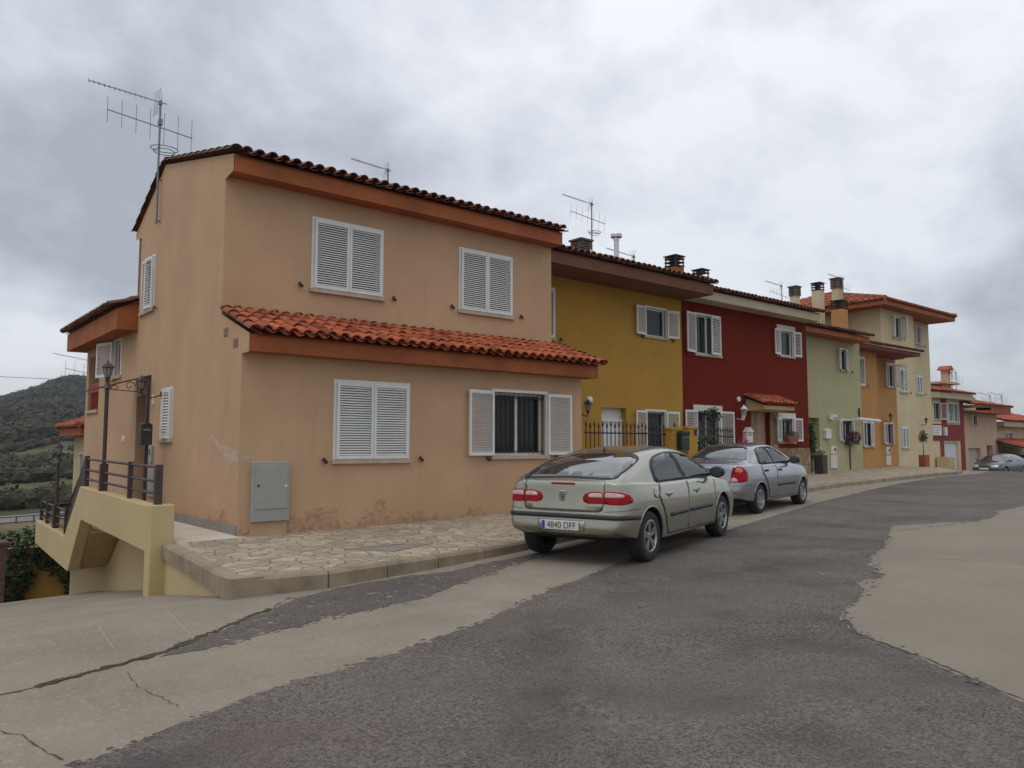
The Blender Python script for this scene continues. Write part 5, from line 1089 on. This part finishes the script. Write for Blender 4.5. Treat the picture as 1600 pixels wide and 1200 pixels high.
        # smooth (uncut) surface for the shading normals comes from the same tree
    def hit(s, mode, a, z, side=1):
        if mode == 'side': o, d = Vector((a, side*3, z)), Vector((0, -side, 0))
        elif mode == 'rear': o, d = Vector((-2, a, z)), Vector((1, 0, 0))
        elif mode == 'front': o, d = Vector((s.L+2, a, z)), Vector((-1, 0, 0))
        elif mode == 'top': o, d = Vector((a, z, 3)), Vector((0, 0, -1))
        elif mode in ('wrap', 'wrapf'):
            rho = s.P.get('rho', .34); a0 = s.W-rho; sg = 1 if a >= 0 else -1; q = abs(a); aq = rho*math.pi/2
            if q < a0: o, d = Vector((-2, q, z)), Vector((1, 0, 0))
            elif q < a0+aq: ph = (q-a0)/rho; c = Vector((rho, a0, z)); u = Vector((-math.cos(ph), math.sin(ph), 0)); o, d = c+u*2, -u
            else: o, d = Vector((rho+(q-a0-aq), 3, z)), Vector((0, -1, 0))
            o.y *= sg; d.y *= sg
            if mode == 'wrapf': o.x = s.L-o.x; d.x = -d.x
        r = s.bvh.ray_cast(o, d)
        return (r[0], r[1], d) if r[0] is not None else (None, None, d)
    def patch(s, name, mode, poly, m, off=.004, step=.035, parent=None, side=1, smooth=True, label=None, rim=.006):
        P = []
        for a, b in zip(poly, poly[1:]+poly[:1]):
            A, B = Vector(a), Vector(b); k = max(1, math.ceil((B-A).length/step)); P += [A.lerp(B, q/k) for q in range(k)]
        n = len(P); x0 = min(p.x for p in P); x1 = max(p.x for p in P); y0 = min(p.y for p in P); y1 = max(p.y for p in P)
        def inside(x, y):
            c = False
            for i in range(n):
                a, b = P[i], P[i-1]
                if (a.y > y) != (b.y > y) and x < (b.x-a.x)*(y-a.y)/(b.y-a.y)+a.x: c = not c
            return c
        Q = list(P); x = x0+step*.5
        while x < x1:
            y = y0+step*.5
            while y < y1:
                if inside(x, y) and min((Vector((x, y))-p).length for p in P) > step*.4: Q.append(Vector((x, y)))
                y += step
            x += step
        r = delaunay_2d_cdt(Q, [(i, (i+1) % n) for i in range(n)], [], 1, 1e-6)
        vs = []; ok = []
        for p in r[0]:
            h, nn, d = s.hit(mode, p.x, p.y, side)
            if h is None: vs.append(Vector((0, 0, 0))); ok.append(False); continue
            if nn.dot(d) > 0: nn = -nn
            vs.append(h+nn*off); ok.append(True)
        fs = [f for f in r[2] if all(ok[i] for i in f)]
        cnt = {}
        for f in fs:
            for i in range(len(f)): e = tuple(sorted((f[i], f[(i+1) % len(f)]))); cnt[e] = cnt.get(e, 0)+1
        bd = [e for e, c in cnt.items() if c == 1]; mp = {}
        nv = len(vs)
        for e in bd:
            for i in e:
                if i not in mp:
                    p = r[0][i]; h, nn, d = s.hit(mode, p.x, p.y, side); mp[i] = len(vs); nn = -nn if nn.dot(d) > 0 else nn; vs.append(h-nn*rim)
        nf = len(fs); fs = list(fs)+[(e[0], e[1], mp[e[1]], mp[e[0]]) for e in bd]
        me = bpy.data.meshes.new(name); me.from_pydata(vs, [], fs); me.materials.append(m)
        bm = bmesh.new(); bm.from_mesh(me); bmesh.ops.delete(bm, geom=[v for v in bm.verts if not v.link_faces], context='VERTS'); bmesh.ops.recalc_face_normals(bm, faces=bm.faces); bm.to_mesh(me); bm.free()
        me.polygons.foreach_set('use_smooth', [smooth and i < nf for i in range(len(me.polygons))])
        o = bpy.data.objects.new(name, me); COL.objects.link(o); o.parent = parent or s.root
        if label: o['label'] = label
        return o
    def strip(s, pts, w_):
        """closed outline of a band of width w_ along the polyline pts"""
        P = [Vector(p) for p in pts]; a = []; b = []
        for i, p in enumerate(P):
            d = (P[min(i+1, len(P)-1)]-P[max(i-1, 0)]).normalized(); n = Vector((-d.y, d.x))*w_/2; a.append(tuple(p+n)); b.append(tuple(p-n))
        return a+b[::-1]
    def seam(s, mode, pts, w_=.008, side=1, name='seam', parent=None): return s.patch(name, mode, s.strip(pts, w_), mplas, .0055, .05, side=side, parent=parent, rim=.002)
    def wheels(s, spokes, twin, cover=False):
        P = s.P; R = P['R']
        for ax in P['axles']:
            for sg in (-1, 1):
                yo = sg*(s.W-.028); b_ = MB(); w_ = .2
                yy = lambda d: yo-sg*d
                tr = R*P.get('rimk', .66); b_.lathe([(tr-.02, yy(.02)), (tr, yy(.004)), (R*.86, yy(-.004)), (R*.955, yy(.008)), (R, yy(.035)), (R, yy(w_-.035)), (R*.95, yy(w_)), (tr, yy(w_))], (ax, 0, R), 44, 'y')
                W = b_.build('wheel', mtyre, s.root, smooth=True)
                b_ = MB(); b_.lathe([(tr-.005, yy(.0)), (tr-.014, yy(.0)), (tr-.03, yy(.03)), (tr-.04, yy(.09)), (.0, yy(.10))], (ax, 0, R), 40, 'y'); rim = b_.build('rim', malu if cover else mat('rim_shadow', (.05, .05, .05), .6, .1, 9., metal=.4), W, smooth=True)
                b_ = MB(); b_.lathe([(0, yy(.012)), (.035, yy(.012)), (.055, yy(.02)), (.065, yy(.05))], (ax, 0, R), 20, 'y')
                for k in range(spokes):
                    a = 2*math.pi*(k+.3)/spokes
                    for da in ((-.16, .16) if twin else (0,)):
                        u = Vector((math.cos(a+da), 0, math.sin(a+da))); t_ = Vector((-math.sin(a+da), 0, math.cos(a+da))); c = Vector((ax, 0, R)); hw = .013 if twin else .026
                        p = [c+u*.045-t_*hw, c+u*.045+t_*hw, c+u*(tr-.02)+t_*hw*(1.35), c+u*(tr-.02)-t_*hw*1.35]
                        vs = [(q.x, yy(.014 if i < 2 else .006), q.z) for i, q in enumerate(p)]+[(q.x, yy(.055 if i < 2 else .045), q.z) for i, q in enumerate(p)]
                        b_.add(vs, [(0, 1, 2, 3), (0, 1, 5, 4), (1, 2, 6, 5), (2, 3, 7, 6), (3, 0, 4, 7)])
                b_.lathe([(tr-.0, yy(.002)), (tr-.018, yy(-.002)), (tr-.03, yy(.02))], (ax, 0, R), 40, 'y')
                b_.build('spokes', malu, W)
    def arch_lips(s):
        for ax in s.P['axles']:
            for sg in (-1, 1):
                R2 = s.P['arch']; pts = []
                for i in range(25):
                    a = math.pi*(-.06+1.12*i/24); h, n, d = s.hit('side', ax+math.cos(a)*(R2+.012), s.P['R']+math.sin(a)*(R2+.012), sg)
                    if h is not None: pts.append(h-Vector((0, sg*.006, 0)))
                b_ = MB(); b_.tube(pts, .012, 6); b_.build('wheel_arch', s.paint, s.root, smooth=True)
    def mirror(s, x, z, sg, m, hk=.085):
        y = s.W*.96
        b_ = MB(); bm = bmesh.new(); bmesh.ops.create_icosphere(bm, subdivisions=3, radius=1)
        vs = [(x+v.co.x*.075+(.01 if v.co.x > 0 else 0), sg*(y+.10)+v.co.y*.115, z+v.co.z*hk*(1-.12*v.co.x)) for v in bm.verts]
        fs = [[v.index for v in f.verts] for f in bm.faces]; bm.free()
        vs = [(max(a, x-.045), b, c) for a, b, c in vs]
        b_.add(vs, fs); b_.box(x-.01, x+.04, min(sg*(y-.14), sg*(y+.05)), max(sg*(y-.14), sg*(y+.05)), z-.05, z-.015); o = b_.build('wing_mirror', m, s.root, smooth=True)
        b_ = MB(); b_.lathe([(0, 0), (1, 0)], (0, 0, 0), 20, 'x'); b_.v = [Vector((x-.0465, sg*(y+.10)+p.y*.078, z+p.z*(hk-.030))) for p in b_.v]; b_.build('mirror_glass', mat('mirror_face', (.10, .13, .13), .08, .05, 5., metal=.6), o)
    def text(s, txt, size, M4, m, parent, name='lettering', ext=.0015, sx=1.):
        c = bpy.data.curves.new('t', 'FONT'); c.body = txt; c.size = size; c.extrude = ext; c.align_x = 'CENTER'; c.align_y = 'CENTER'
        o = bpy.data.objects.new('t', c); COL.objects.link(o); dg = bpy.context.evaluated_depsgraph_get(); dg.update()
        me = bpy.data.meshes.new_from_object(o.evaluated_get(dg)); bpy.data.objects.remove(o); me.transform(Matrix.Diagonal((sx, 1, 1, 1))); me.transform(M4); me.materials.clear(); me.materials.append(m); me.name = name
        p = bpy.data.objects.new(name, me); COL.objects.link(p); p.parent = parent; return p
    def place(s, x, y, z, rz, ry=0, rx=0):
        s.root.location = (x, y, z); s.root.rotation_euler = (rx, ry, rz)
def rowplate(c, xr, z, txt, font=.115, tilt=0):
    """registration plate on the rear, blue band on its left"""
    pl = MB(); pl.box(xr-.012, xr, -.26, .26, z-.055, z+.055); o = pl.build('number_plate', mat('plate_white', (.62, .62, .60), .4, .03, 3.), c.root, bevel=.003)
    b = MB(); b.box(xr-.0135, xr-.0115, .215, .255, z-.05, z+.05); b.build('blue_band', mat('plate_blue', (.01, .06, .35), .4, .05, 3.), o)
    Mt = Matrix.Translation((xr-.0135, -.02, z-.002)) @ Matrix(((0, 0, -1, 0), (-1, 0, 0, 0), (0, 1, 0, 0), (0, 0, 0, 1)))
    c.text(txt, font, Mt, mplas, o, ext=.0008, sx=.90); return o
def rrect(x0, x1, y0, y1, r, n=4):
    P = []
    for (cx, cy, a0) in ((x1-r, y0+r, -90), (x1-r, y1-r, 0), (x0+r, y1-r, 90), (x0+r, y0+r, 180)):
        for i in range(n+1): a = R_(a0+90*i/n); P.append((cx+r*math.cos(a), cy+r*math.sin(a)))
    return P
def smoothpoly(pts, n=6):
    """closed Catmull-Rom through pts"""
    P = [Vector(p) for p in pts]; o = []; k = len(P)
    for i in range(k):
        a, b, c, d = P[i-1], P[i], P[(i+1) % k], P[(i+2) % k]
        for j in range(n): t = j/n; o.append(tuple(.5*((2*b)+(c-a)*t+(2*a-5*b+4*c-d)*t*t+(3*b-a-3*c+d)*t**3)))
    return o
# ---- champagne hatchback
champ = mat('champagne_paint', (.33, .322, .25), .26, .025, 2., metal=.72, coat=.8)
PA = dict(L=4.58, W=1.77, H=1.43, R=.318, arch=.362, axles=(.80, 3.545), cols=[0, .06, .16, .30, .50, .72, .95, 1.25, 1.6, 2.0, 2.4, 2.75, 3.05, 3.35, 3.62, 3.9, 4.15, 4.35, 4.48, 4.58],
    plan=[(0, .80), (.06, .885), (.16, .945), (.30, .975), (.6, .99), (1.2, 1.), (3.3, 1.), (3.8, .985), (4.15, .95), (4.35, .89), (4.48, .80), (4.58, .62)],
    zb=[(0, .40), (.15, .33), (.6, .24), (1.5, .19), (3, .19), (4.0, .20), (4.58, .25)],
    top=[(0, 1.035), (.06, 1.045), (.16, 1.085), (.30, 1.145), (.50, 1.22), (.72, 1.285), (.95, 1.33), (1.25, 1.385), (1.6, 1.42), (2.0, 1.437), (2.4, 1.425), (2.75, 1.365), (3.05, 1.22), (3.35, 1.06), (3.62, .965), (3.9, .92), (4.15, .86), (4.35, .78), (4.48, .70), (4.58, .60)],
    belt=[(0, 1.01), (.3, 1.00), (1.0, .965), (2.0, .94), (3.0, .915), (3.5, .90), (3.9, .855), (4.2, .79), (4.4, .71), (4.58, .57)],
    crease=[(0, .80), (2., .74), (3.6, .70), (4.58, .5)], roofw=[(0, .72), (.5, .72), (1., .71), (2., .715), (2.7, .69), (3.4, .76)], gh=(.0, 3.6),
    rear=[(.30, .09), (.42, .03), (.55, .0), (.66, .01), (.72, .06), (.84, .09), (.98, .10), (1.04, .12), (1.1, .16), (1.3, .16)], nose=[(.2, .08), (.4, 0), (.55, .0), (.75, .12), (.9, .2)],
    shc=.35, ring_crease=[])
c = Car(PA, 'car', 'champagne beige hatchback parked at the kerb, the nearest car, with red and clear tail lights', champ)
c.wheels(5, True); c.arch_lips()
# greenhouse
for sg in (1, -1):
    dlo = smoothpoly([(1.10, .972), (1.085, 1.06), (1.16, 1.19), (1.36, 1.285), (1.75, 1.338), (2.2, 1.342), (2.62, 1.285), (2.98, 1.145), (3.27, .985), (3.30, .952), (2.9, .948), (2.0, .957), (1.4, .965)], 5)
    c.patch('window_surround', 'side', dlo, mplas, .004, .06, side=sg)
    c.patch('rear_side_window', 'side', [(1.135, .985), (1.12, 1.06), (1.19, 1.175), (1.38, 1.265), (1.74, 1.318), (1.98, 1.324), (2.08, .972), (1.6, .978)], mcgs, .009, .06, side=sg)
    c.patch('front_side_window', 'side', [(2.15, .970), (2.055, 1.322), (2.3, 1.318), (2.60, 1.268), (2.93, 1.135), (3.12, 1.02), (3.12, .965)], mcgs, .009, .06, side=sg)
    # doors
    rd = c.patch('rear_door', 'side', [(1.34, .30), (2.05, .285), (2.10, .93), (1.62, .937), (1.14, .945), (1.08, .80), (1.12, .72), (1.19, .64), (1.25, .52)], champ, .0065, .05, side=sg)
    fd = c.patch('front_door', 'side', [(2.068, .285), (3.07, .275), (3.17, .45), (3.20, .90), (2.7, .915), (2.118, .93)], champ, .0065, .05, side=sg)
    c.seam('side', [(1.34, .293), (1.245, .52), (1.185, .64), (1.115, .725), (1.072, .80), (1.13, .95)], .010, sg); c.seam('side', [(2.059, .28), (2.109, .94)], .011, sg); c.seam('side', [(1.34, .292), (3.07, .268)], .009, sg); c.seam('side', [(3.075, .27), (3.178, .45), (3.208, .90)], .010, sg)
    for (x, z, par) in ((1.38, .815, rd), (2.40, .80, fd)):
        h, n, d = c.hit('side', x, z, sg); b_ = MB(); b_.box(x-.085, x+.085, h.y+sg*.010-.012, h.y+sg*.034-.0, z-.014, z+.016) if sg > 0 else b_.box(x-.085, x+.085, h.y-.034, h.y+.002, z-.014, z+.016); b_.build('handle', mst if True else champ, par, bevel=.008)
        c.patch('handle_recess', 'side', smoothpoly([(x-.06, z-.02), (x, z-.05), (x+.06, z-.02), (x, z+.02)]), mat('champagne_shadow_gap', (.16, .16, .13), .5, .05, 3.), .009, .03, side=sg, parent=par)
    c.patch('rub_strip', 'side', c.strip([(1.40, .535), (2.06, .54)], .05), mplas, .016, .08, side=sg, parent=rd); c.patch('rub_strip', 'side', c.strip([(2.11, .54), (3.02, .535)], .05), mplas, .016, .08, side=sg, parent=fd)
    c.mirror(3.08, 1.015, sg, mplas)
    # tail lights wrap round the corner; inner pieces sit on the tailgate
    tl = c.patch('tail_light', 'wrap', [(sg*a, z) for a, z in ((.585, .765), (.58, .885), (.62, .912), (.75, .912), (.86, .90), (.99, .865), (1.05, .815), (1.03, .775), (.9, .757), (.7, .757))], mlred, .012, .03)
    c.patch('clear_lens', 'wrap', [(sg*a, z) for a, z in ((.60, .838), (.597, .885), (.63, .898), (.75, .896), (.85, .882), (.90, .860), (.86, .838))], mlclr, .016, .03, parent=tl)
    t2 = c.patch('tail_light', 'wrap', [(sg*a, z) for a, z in ((.566, .765), (.560, .888), (.50, .910), (.40, .905), (.315, .882), (.285, .832), (.30, .785), (.36, .762))], mlred, .012, .03)
    c.patch('clear_lens', 'wrap', [(sg*a, z) for a, z in ((.553, .836), (.548, .880), (.50, .893), (.41, .889), (.36, .870), (.37, .836))], mlclr, .016, .03, parent=t2)
    c.patch('headlight', 'wrapf', [(sg*a, z) for a, z in ((.36, .60), (.37, .70), (.6, .74), (.85, .76), (1.0, .77), (.98, .68), (.8, .60))], mlwh, .008, .04)
    c.patch('fuel_flap', 'side', smoothpoly([(.93, .90), (.93, .80), (1.06, .79), (1.07, .90)]), champ, .0065, .04, side=sg) if sg < 0 else None
# rear glass, tailgate, bumper
c.patch('rear_window_surround', 'rear', smoothpoly([(-.60, 1.052), (-.665, 1.11), (-.668, 1.19), (-.60, 1.29), (-.46, 1.345), (-.22, 1.375), (0, 1.382), (.22, 1.375), (.46, 1.345), (.60, 1.29), (.668, 1.19), (.665, 1.11), (.60, 1.052), (0, 1.062)], 4), mplas, .004, .05)
rw = c.patch('rear_window', 'rear', smoothpoly([(-.585, 1.062), (-.645, 1.115), (-.648, 1.19), (-.58, 1.278), (-.45, 1.332), (-.22, 1.362), (0, 1.369), (.22, 1.362), (.45, 1.332), (.58, 1.278), (.648, 1.19), (.645, 1.115), (.585, 1.062), (0, 1.074)], 4), mcgl, .009, .05)
tg = [(-.57, 1.015), (-.572, .90), (-.565, .76), (-.545, .69), (-.50, .675), (0, .669), (.50, .675), (.545, .69), (.565, .76), (.572, .90), (.57, 1.015)]
tp = c.patch('tailgate', 'wrap', tg+[(0, 1.028)], champ, .0065, .05)
c.seam('wrap', [(-.575, 1.03), (-.578, .90), (-.571, .76), (-.55, .687), (-.50, .669), (0, .663), (.50, .669), (.55, .687), (.571, .76), (.578, .90), (.575, 1.03)], .010)
c.patch('brake_light', 'wrap', rrect(-.17, .17, .985, 1.008, .01), mlred, .014, .04, parent=tp)
c.patch('bumper_strip', 'wrap', c.strip([(-1.22, .585), (-.9, .60), (-.5, .605), (0, .607), (.5, .605), (.9, .60), (1.22, .585)], .055), mplas, .014, .05)
c.seam('wrap', [(-1.22, .69), (-1.0, .69), (-.60, .672)], .006); c.seam('wrap', [(1.22, .69), (1.0, .69), (.60, .672)], .006)
c.patch('plate_recess', 'wrap', rrect(-.33, .33, .43, .555, .02), champ, .010, .05)
h = c.hit('rear', 0, .49)[0]; rowplate(c, h.x-.012, .492, '4840 DFF')
h = c.hit('rear', 0, .84)[0]; em = MB(); em.box(h.x-.016, h.x, -.048, .048, .775, .912); e1 = em.build('emblem', mst, tp, bevel=.006); em = MB(); em.prism([(0, .907), (.036, .845), (0, .783), (-.036, .845)], 'x', h.x-.024, h.x-.016); em.prism([(0, .879), (.020, .845), (0, .811), (-.020, .845)], 'x', h.x-.027, h.x-.024); em.build('diamond', mgal, e1)
h = c.hit('rear', -.44, .72)[0]; c.text('Laguna', .062, Matrix.Translation((h.x-.012, -.43, .722)) @ Matrix(((0, 0, -1, 0), (-1, 0, 0, 0), (0, 1, 0, 0), (0, 0, 0, 1))), mst, tp, ext=.002, sx=1.15)
b_ = MB(); h = c.hit('rear', .05, 1.03)[0]; pts = [c.hit('rear', y, z)[0]-Vector((.028, 0, 0)) for (y, z) in ((.60, 1.005), (.52, 1.03), (.40, 1.10), (.62, 1.18))][:1]
w0 = c.hit('rear', .60, 1.05)[0]; w1 = c.hit('rear', .58, 1.21)[0]; b_.tube([w0+Vector((-.03, 0, .0)), (w0+w1)/2+Vector((-.03, 0, .01)), w1+Vector((-.025, 0, 0))], [.016, .011, .007], 6); b_.build('rear_wiper', mplas, rw)
b_ = MB(); b_.lathe([(0, 0), (.016, 0), (.012, .035), (0, .045)], (1.25, 0, c.hit('top', 1.25, 0)[0].z), 8); b_.build('aerial_stub', mplas, c.root)
c.patch('windscreen', 'top', smoothpoly([(2.80, -.50), (2.86, 0), (2.80, .50), (3.10, .58), (3.42, .62), (3.52, 0), (3.42, -.62), (3.10, -.58)], 4), mcgl, .007, .06)
for y in (-.42, .42): c.seam('top', [(1.0, y*1.0), (1.6, y*1.08), (2.6, y*1.02)], .012, name='roof_seam')
c.place(6.88, 7.12, .135, 0); c.root.location = (0, 0, 0)
ang = math.atan2(7.50-6.55, 10.49-7.64); ang = R_(16.6)
# right rear wheel contact at (7.64, 6.55)
def park(c, wx, wy, z, ang, pitch=0, yoff=None):
    ax = c.P['axles'][0]; y = -(c.W-.03); ca, sa = math.cos(ang), math.sin(ang)
    c.root.location = (wx-(ax*ca-y*sa), wy-(ax*sa+y*ca), z-ax*math.tan(pitch)); c.root.rotation_euler = (0, -pitch, ang)
park(c, 7.68, 6.50, .152, R_(16.6), R_(1.2))
# ---- silver saloon
silv = mat('silver_blue_paint', (.31, .317, .345), .26, .025, 2., metal=.75, coat=.8)
PB = dict(L=4.24, W=1.68, H=1.395, R=.29, arch=.33, axles=(.92, 3.36), cols=[0, .05, .14, .30, .50, .64, .80, 1.0, 1.25, 1.6, 1.95, 2.3, 2.6, 2.9, 3.15, 3.45, 3.75, 3.95, 4.12, 4.24],
    plan=[(0, .80), (.05, .88), (.14, .935), (.30, .97), (.6, .99), (1.2, 1.), (3.0, 1.), (3.4, .985), (3.75, .95), (3.95, .89), (4.12, .80), (4.24, .62)],
    zb=[(0, .33), (.15, .27), (.6, .22), (1.5, .19), (3, .19), (3.8, .20), (4.24, .25)],
    top=[(0, 1.0), (.05, 1.012), (.14, 1.022), (.30, 1.03), (.50, 1.037), (.64, 1.055), (.80, 1.135), (1.0, 1.235), (1.25, 1.335), (1.6, 1.385), (1.95, 1.397), (2.3, 1.375), (2.6, 1.29), (2.9, 1.12), (3.15, .985), (3.45, .935), (3.75, .87), (3.95, .79), (4.12, .70), (4.24, .58)],
    belt=[(0, .955), (.3, .965), (1.0, .96), (2.0, .935), (2.8, .91), (3.2, .895), (3.6, .85), (3.9, .77), (4.1, .68), (4.24, .55)],
    crease=[(0, .76), (2., .76), (3.4, .72), (4.24, .5)], roofw=[(0, .74), (.6, .74), (1.1, .71), (2., .71), (2.6, .69), (3.1, .76)], gh=(.6, 3.2),
    rear=[(.25, .09), (.36, .03), (.50, .0), (.60, .01), (.66, .05), (.78, .065), (.90, .07), (1.0, .10), (1.05, .12), (1.3, .12)], nose=[(.2, .08), (.4, 0), (.55, .0), (.75, .12), (.9, .2)], shc=.3)
c = Car(PB, 'car', 'silver blue saloon parked at the kerb ahead of the champagne hatchback', silv)
c.wheels(6, False, True); c.arch_lips()
for sg in (1, -1):
    dlo = smoothpoly([(1.02, .975), (1.06, 1.10), (1.18, 1.23), (1.40, 1.295), (1.8, 1.318), (2.15, 1.292), (2.5, 1.165), (2.82, .975), (2.4, .955), (1.6, .965)], 5)
    c.patch('window_surround', 'side', dlo, mplas, .004, .06, side=sg)
    c.patch('rear_side_window', 'side', [(1.07, .99), (1.10, 1.10), (1.21, 1.21), (1.42, 1.272), (1.64, 1.295), (1.72, .975), (1.4, .98)], mcgs, .009, .06, side=sg)
    c.patch('front_side_window', 'side', [(1.79, .972), (1.71, 1.297), (1.9, 1.298), (2.13, 1.272), (2.46, 1.148), (2.68, 1.02), (2.68, .968)], mcgs, .009, .06, side=sg)
    rd = c.patch('rear_door', 'side', [(1.36, .31), (1.76, .30), (1.79, .935), (1.4, .945), (1.04, .955), (1.05, .80), (1.16, .70), (1.26, .58)], silv, .0065, .05, side=sg)
    fd = c.patch('front_door', 'side', [(1.778, .30), (2.80, .29), (2.92, .45), (2.92, .89), (2.4, .91), (1.808, .935)], silv, .0065, .05, side=sg)
    c.seam('side', [(1.355, .305), (1.253, .58), (1.152, .70), (1.042, .80), (1.03, .955)], .010, sg); c.seam('side', [(1.769, .295), (1.799, .94)], .010, sg); c.seam('side', [(1.36, .303), (2.80, .283)], .009, sg); c.seam('side', [(2.806, .285), (2.927, .45), (2.927, .89)], .010, sg)
    for (x, z, par) in ((1.22, .845, rd), (1.95, .835, fd)):
        h, n, d = c.hit('side', x, z, sg); b_ = MB(); y0, y1 = sorted((h.y+sg*.002, h.y+sg*.036)); b_.box(x-.07, x+.07, y0, y1, z-.022, z+.022); b_.build('handle', mplas, par, bevel=.008)
    c.patch('rub_strip', 'side', c.strip([(1.82, .53), (2.80, .53)], .05), mplas, .016, .08, side=sg, parent=fd)
    c.mirror(2.62, 1.015, sg, mplas)
    tl = c.patch('tail_light', 'wrap', [(sg*a, z) for a, z in ((.56, .66), (.60, .78), (.66, .93), (.75, .955), (.90, .93), (1.0, .86), (1.02, .76), (.97, .68), (.80, .655))], mlred, .012, .03)
    c.patch('clear_lens', 'wrap', [(sg*a, z) for a, z in ((.575, .668), (.59, .72), (.66, .75), (.72, .71), (.72, .668))], mlclr, .016, .03, parent=tl)
    c.patch('amber_lens', 'wrap', [(sg*a, z) for a, z in ((.68, .86), (.72, .93), (.80, .92), (.86, .87), (.78, .82))], mat('tail_lamp_amber', (.6, .09, .02), .15, .1, 12., coat=1.), .016, .03, parent=tl)
    c.patch('headlight', 'wrapf', [(sg*a, z) for a, z in ((.36, .58), (.37, .68), (.6, .72), (.85, .75), (.98, .75), (.96, .66), (.8, .58))], mlwh, .008, .04)
    c.seam('wrap', [(sg*.56, .655), (sg*.60, .78), (sg*.655, .94), (sg*.64, 1.0)], .010)
c.patch('rear_window', 'rear', smoothpoly([(-.60, 1.065), (-.53, 1.19), (-.45, 1.288), (-.2, 1.322), (0, 1.326), (.2, 1.322), (.45, 1.288), (.53, 1.19), (.60, 1.065), (.3, 1.07), (0, 1.072), (-.3, 1.07)], 4), mcgl, .006, .05)
bl = c.patch('boot_lid', 'wrap', [(-.56, .64), (.56, .64), (.60, .78), (.64, .94), (0, .975), (-.64, .94), (-.60, .78)], silv, .0065, .05)
c.seam('wrap', [(-.56, .633), (0, .63), (.56, .633)], .010)
c.patch('garnish', 'wrap', smoothpoly([(-.36, .90), (.36, .90), (.38, .845), (.30, .82), (-.30, .82), (-.38, .845)], 3), mplas, .016, .04, parent=bl)
h = c.hit('rear', 0, .73)[0]; b_ = MB(); b_.box(h.x-.02, h.x-.006, -.26, .26, .66, .77); b_.build('number_plate', MATS['plate_white'], c.root, bevel=.003)
b_ = MB(); h = c.hit('rear', 0, .93)[0]; b_.lathe([(.020, h.x-.016), (.027, h.x-.016), (.027, h.x-.008)], (0, 0, .945), 14, 'x'); b_.box(h.x-.017, h.x-.012, -.005, .005, .925, .965); b_.build('emblem', mst, bl)
c.seam('wrap', [(-1.2, .60), (-.9, .592), (0, .59), (.9, .592), (1.2, .60)], .006, name='bumper_seam')
b_ = MB(); b_.lathe([(0, 0), (.013, 0), (.010, .03), (0, .04)], (1.5, 0, c.hit('top', 1.5, 0)[0].z), 8); b_.build('aerial_stub', mplas, c.root)
c.patch('windscreen', 'top', smoothpoly([(2.40, -.48), (2.46, 0), (2.40, .48), (2.70, .56), (2.98, .60), (3.06, 0), (2.98, -.60), (2.70, -.56)], 4), mcgl, .007, .06)
park(c, 13.74, 8.80, .262, R_(11.0), R_(1.0))
# ---- dark silver car facing the camera beyond the brow
dks = mat('grey_silver_paint', (.095, .10, .108), .3, .03, 2., metal=.5, coat=.8)
PC = dict(PA); PC['W'] = 1.74
c = Car(PC, 'car', 'distant dark silver car with tinted front, facing the camera beyond the brow of the road', dks)
c.wheels(5, False); c.arch_lips()
for sg in (1, -1):
    dlo = smoothpoly([(1.10, .972), (1.085, 1.06), (1.16, 1.19), (1.36, 1.285), (1.75, 1.338), (2.2, 1.342), (2.62, 1.285), (2.98, 1.145), (3.27, .985), (3.30, .952), (2.9, .948), (2.0, .957), (1.4, .965)], 5)
    c.patch('side_window', 'side', dlo, mcgl, .006, .08, side=sg); c.mirror(3.08, 1.0, sg, dks)
    c.patch('headlight', 'wrapf', [(sg*a, z) for a, z in ((.36, .60), (.37, .70), (.6, .76), (.85, .80), (1.0, .80), (.98, .70), (.8, .60))], mlwh, .010, .05)
c.patch('windscreen', 'top', smoothpoly([(2.78, -.52), (2.84, 0), (2.78, .52), (3.10, .62), (3.48, .68), (3.58, 0), (3.48, -.68), (3.10, -.62)], 4), mcgl, .010, .06)
c.patch('front_bumper', 'wrapf', [(-.95, .30), (.95, .30), (.98, .56), (.36, .58), (-.36, .58), (-.98, .56)], mat('bumper_dark', (.05, .053, .058), .45, .05, 3.), .012, .06)
gr = c.patch('grille', 'wrapf', rrect(-.33, .33, .60, .70, .03), mplas, .014, .05); h = c.hit('front', 0, .5)[0]
b_ = MB(); b_.box(h.x+.016, h.x+.03, -.26, .26, .45, .56); b_.build('number_plate', MATS['plate_white'], c.root)
b_ = MB(); b_.box(h.x-.02, h.x+.0, -.05, .05, .64, .66); b_.build('badge', mst, gr)
a_ = R_(177); c.root.location = (58.2, 18.35, T(56, 18.5)+.0); c.root.rotation_euler = (0, 0, a_)
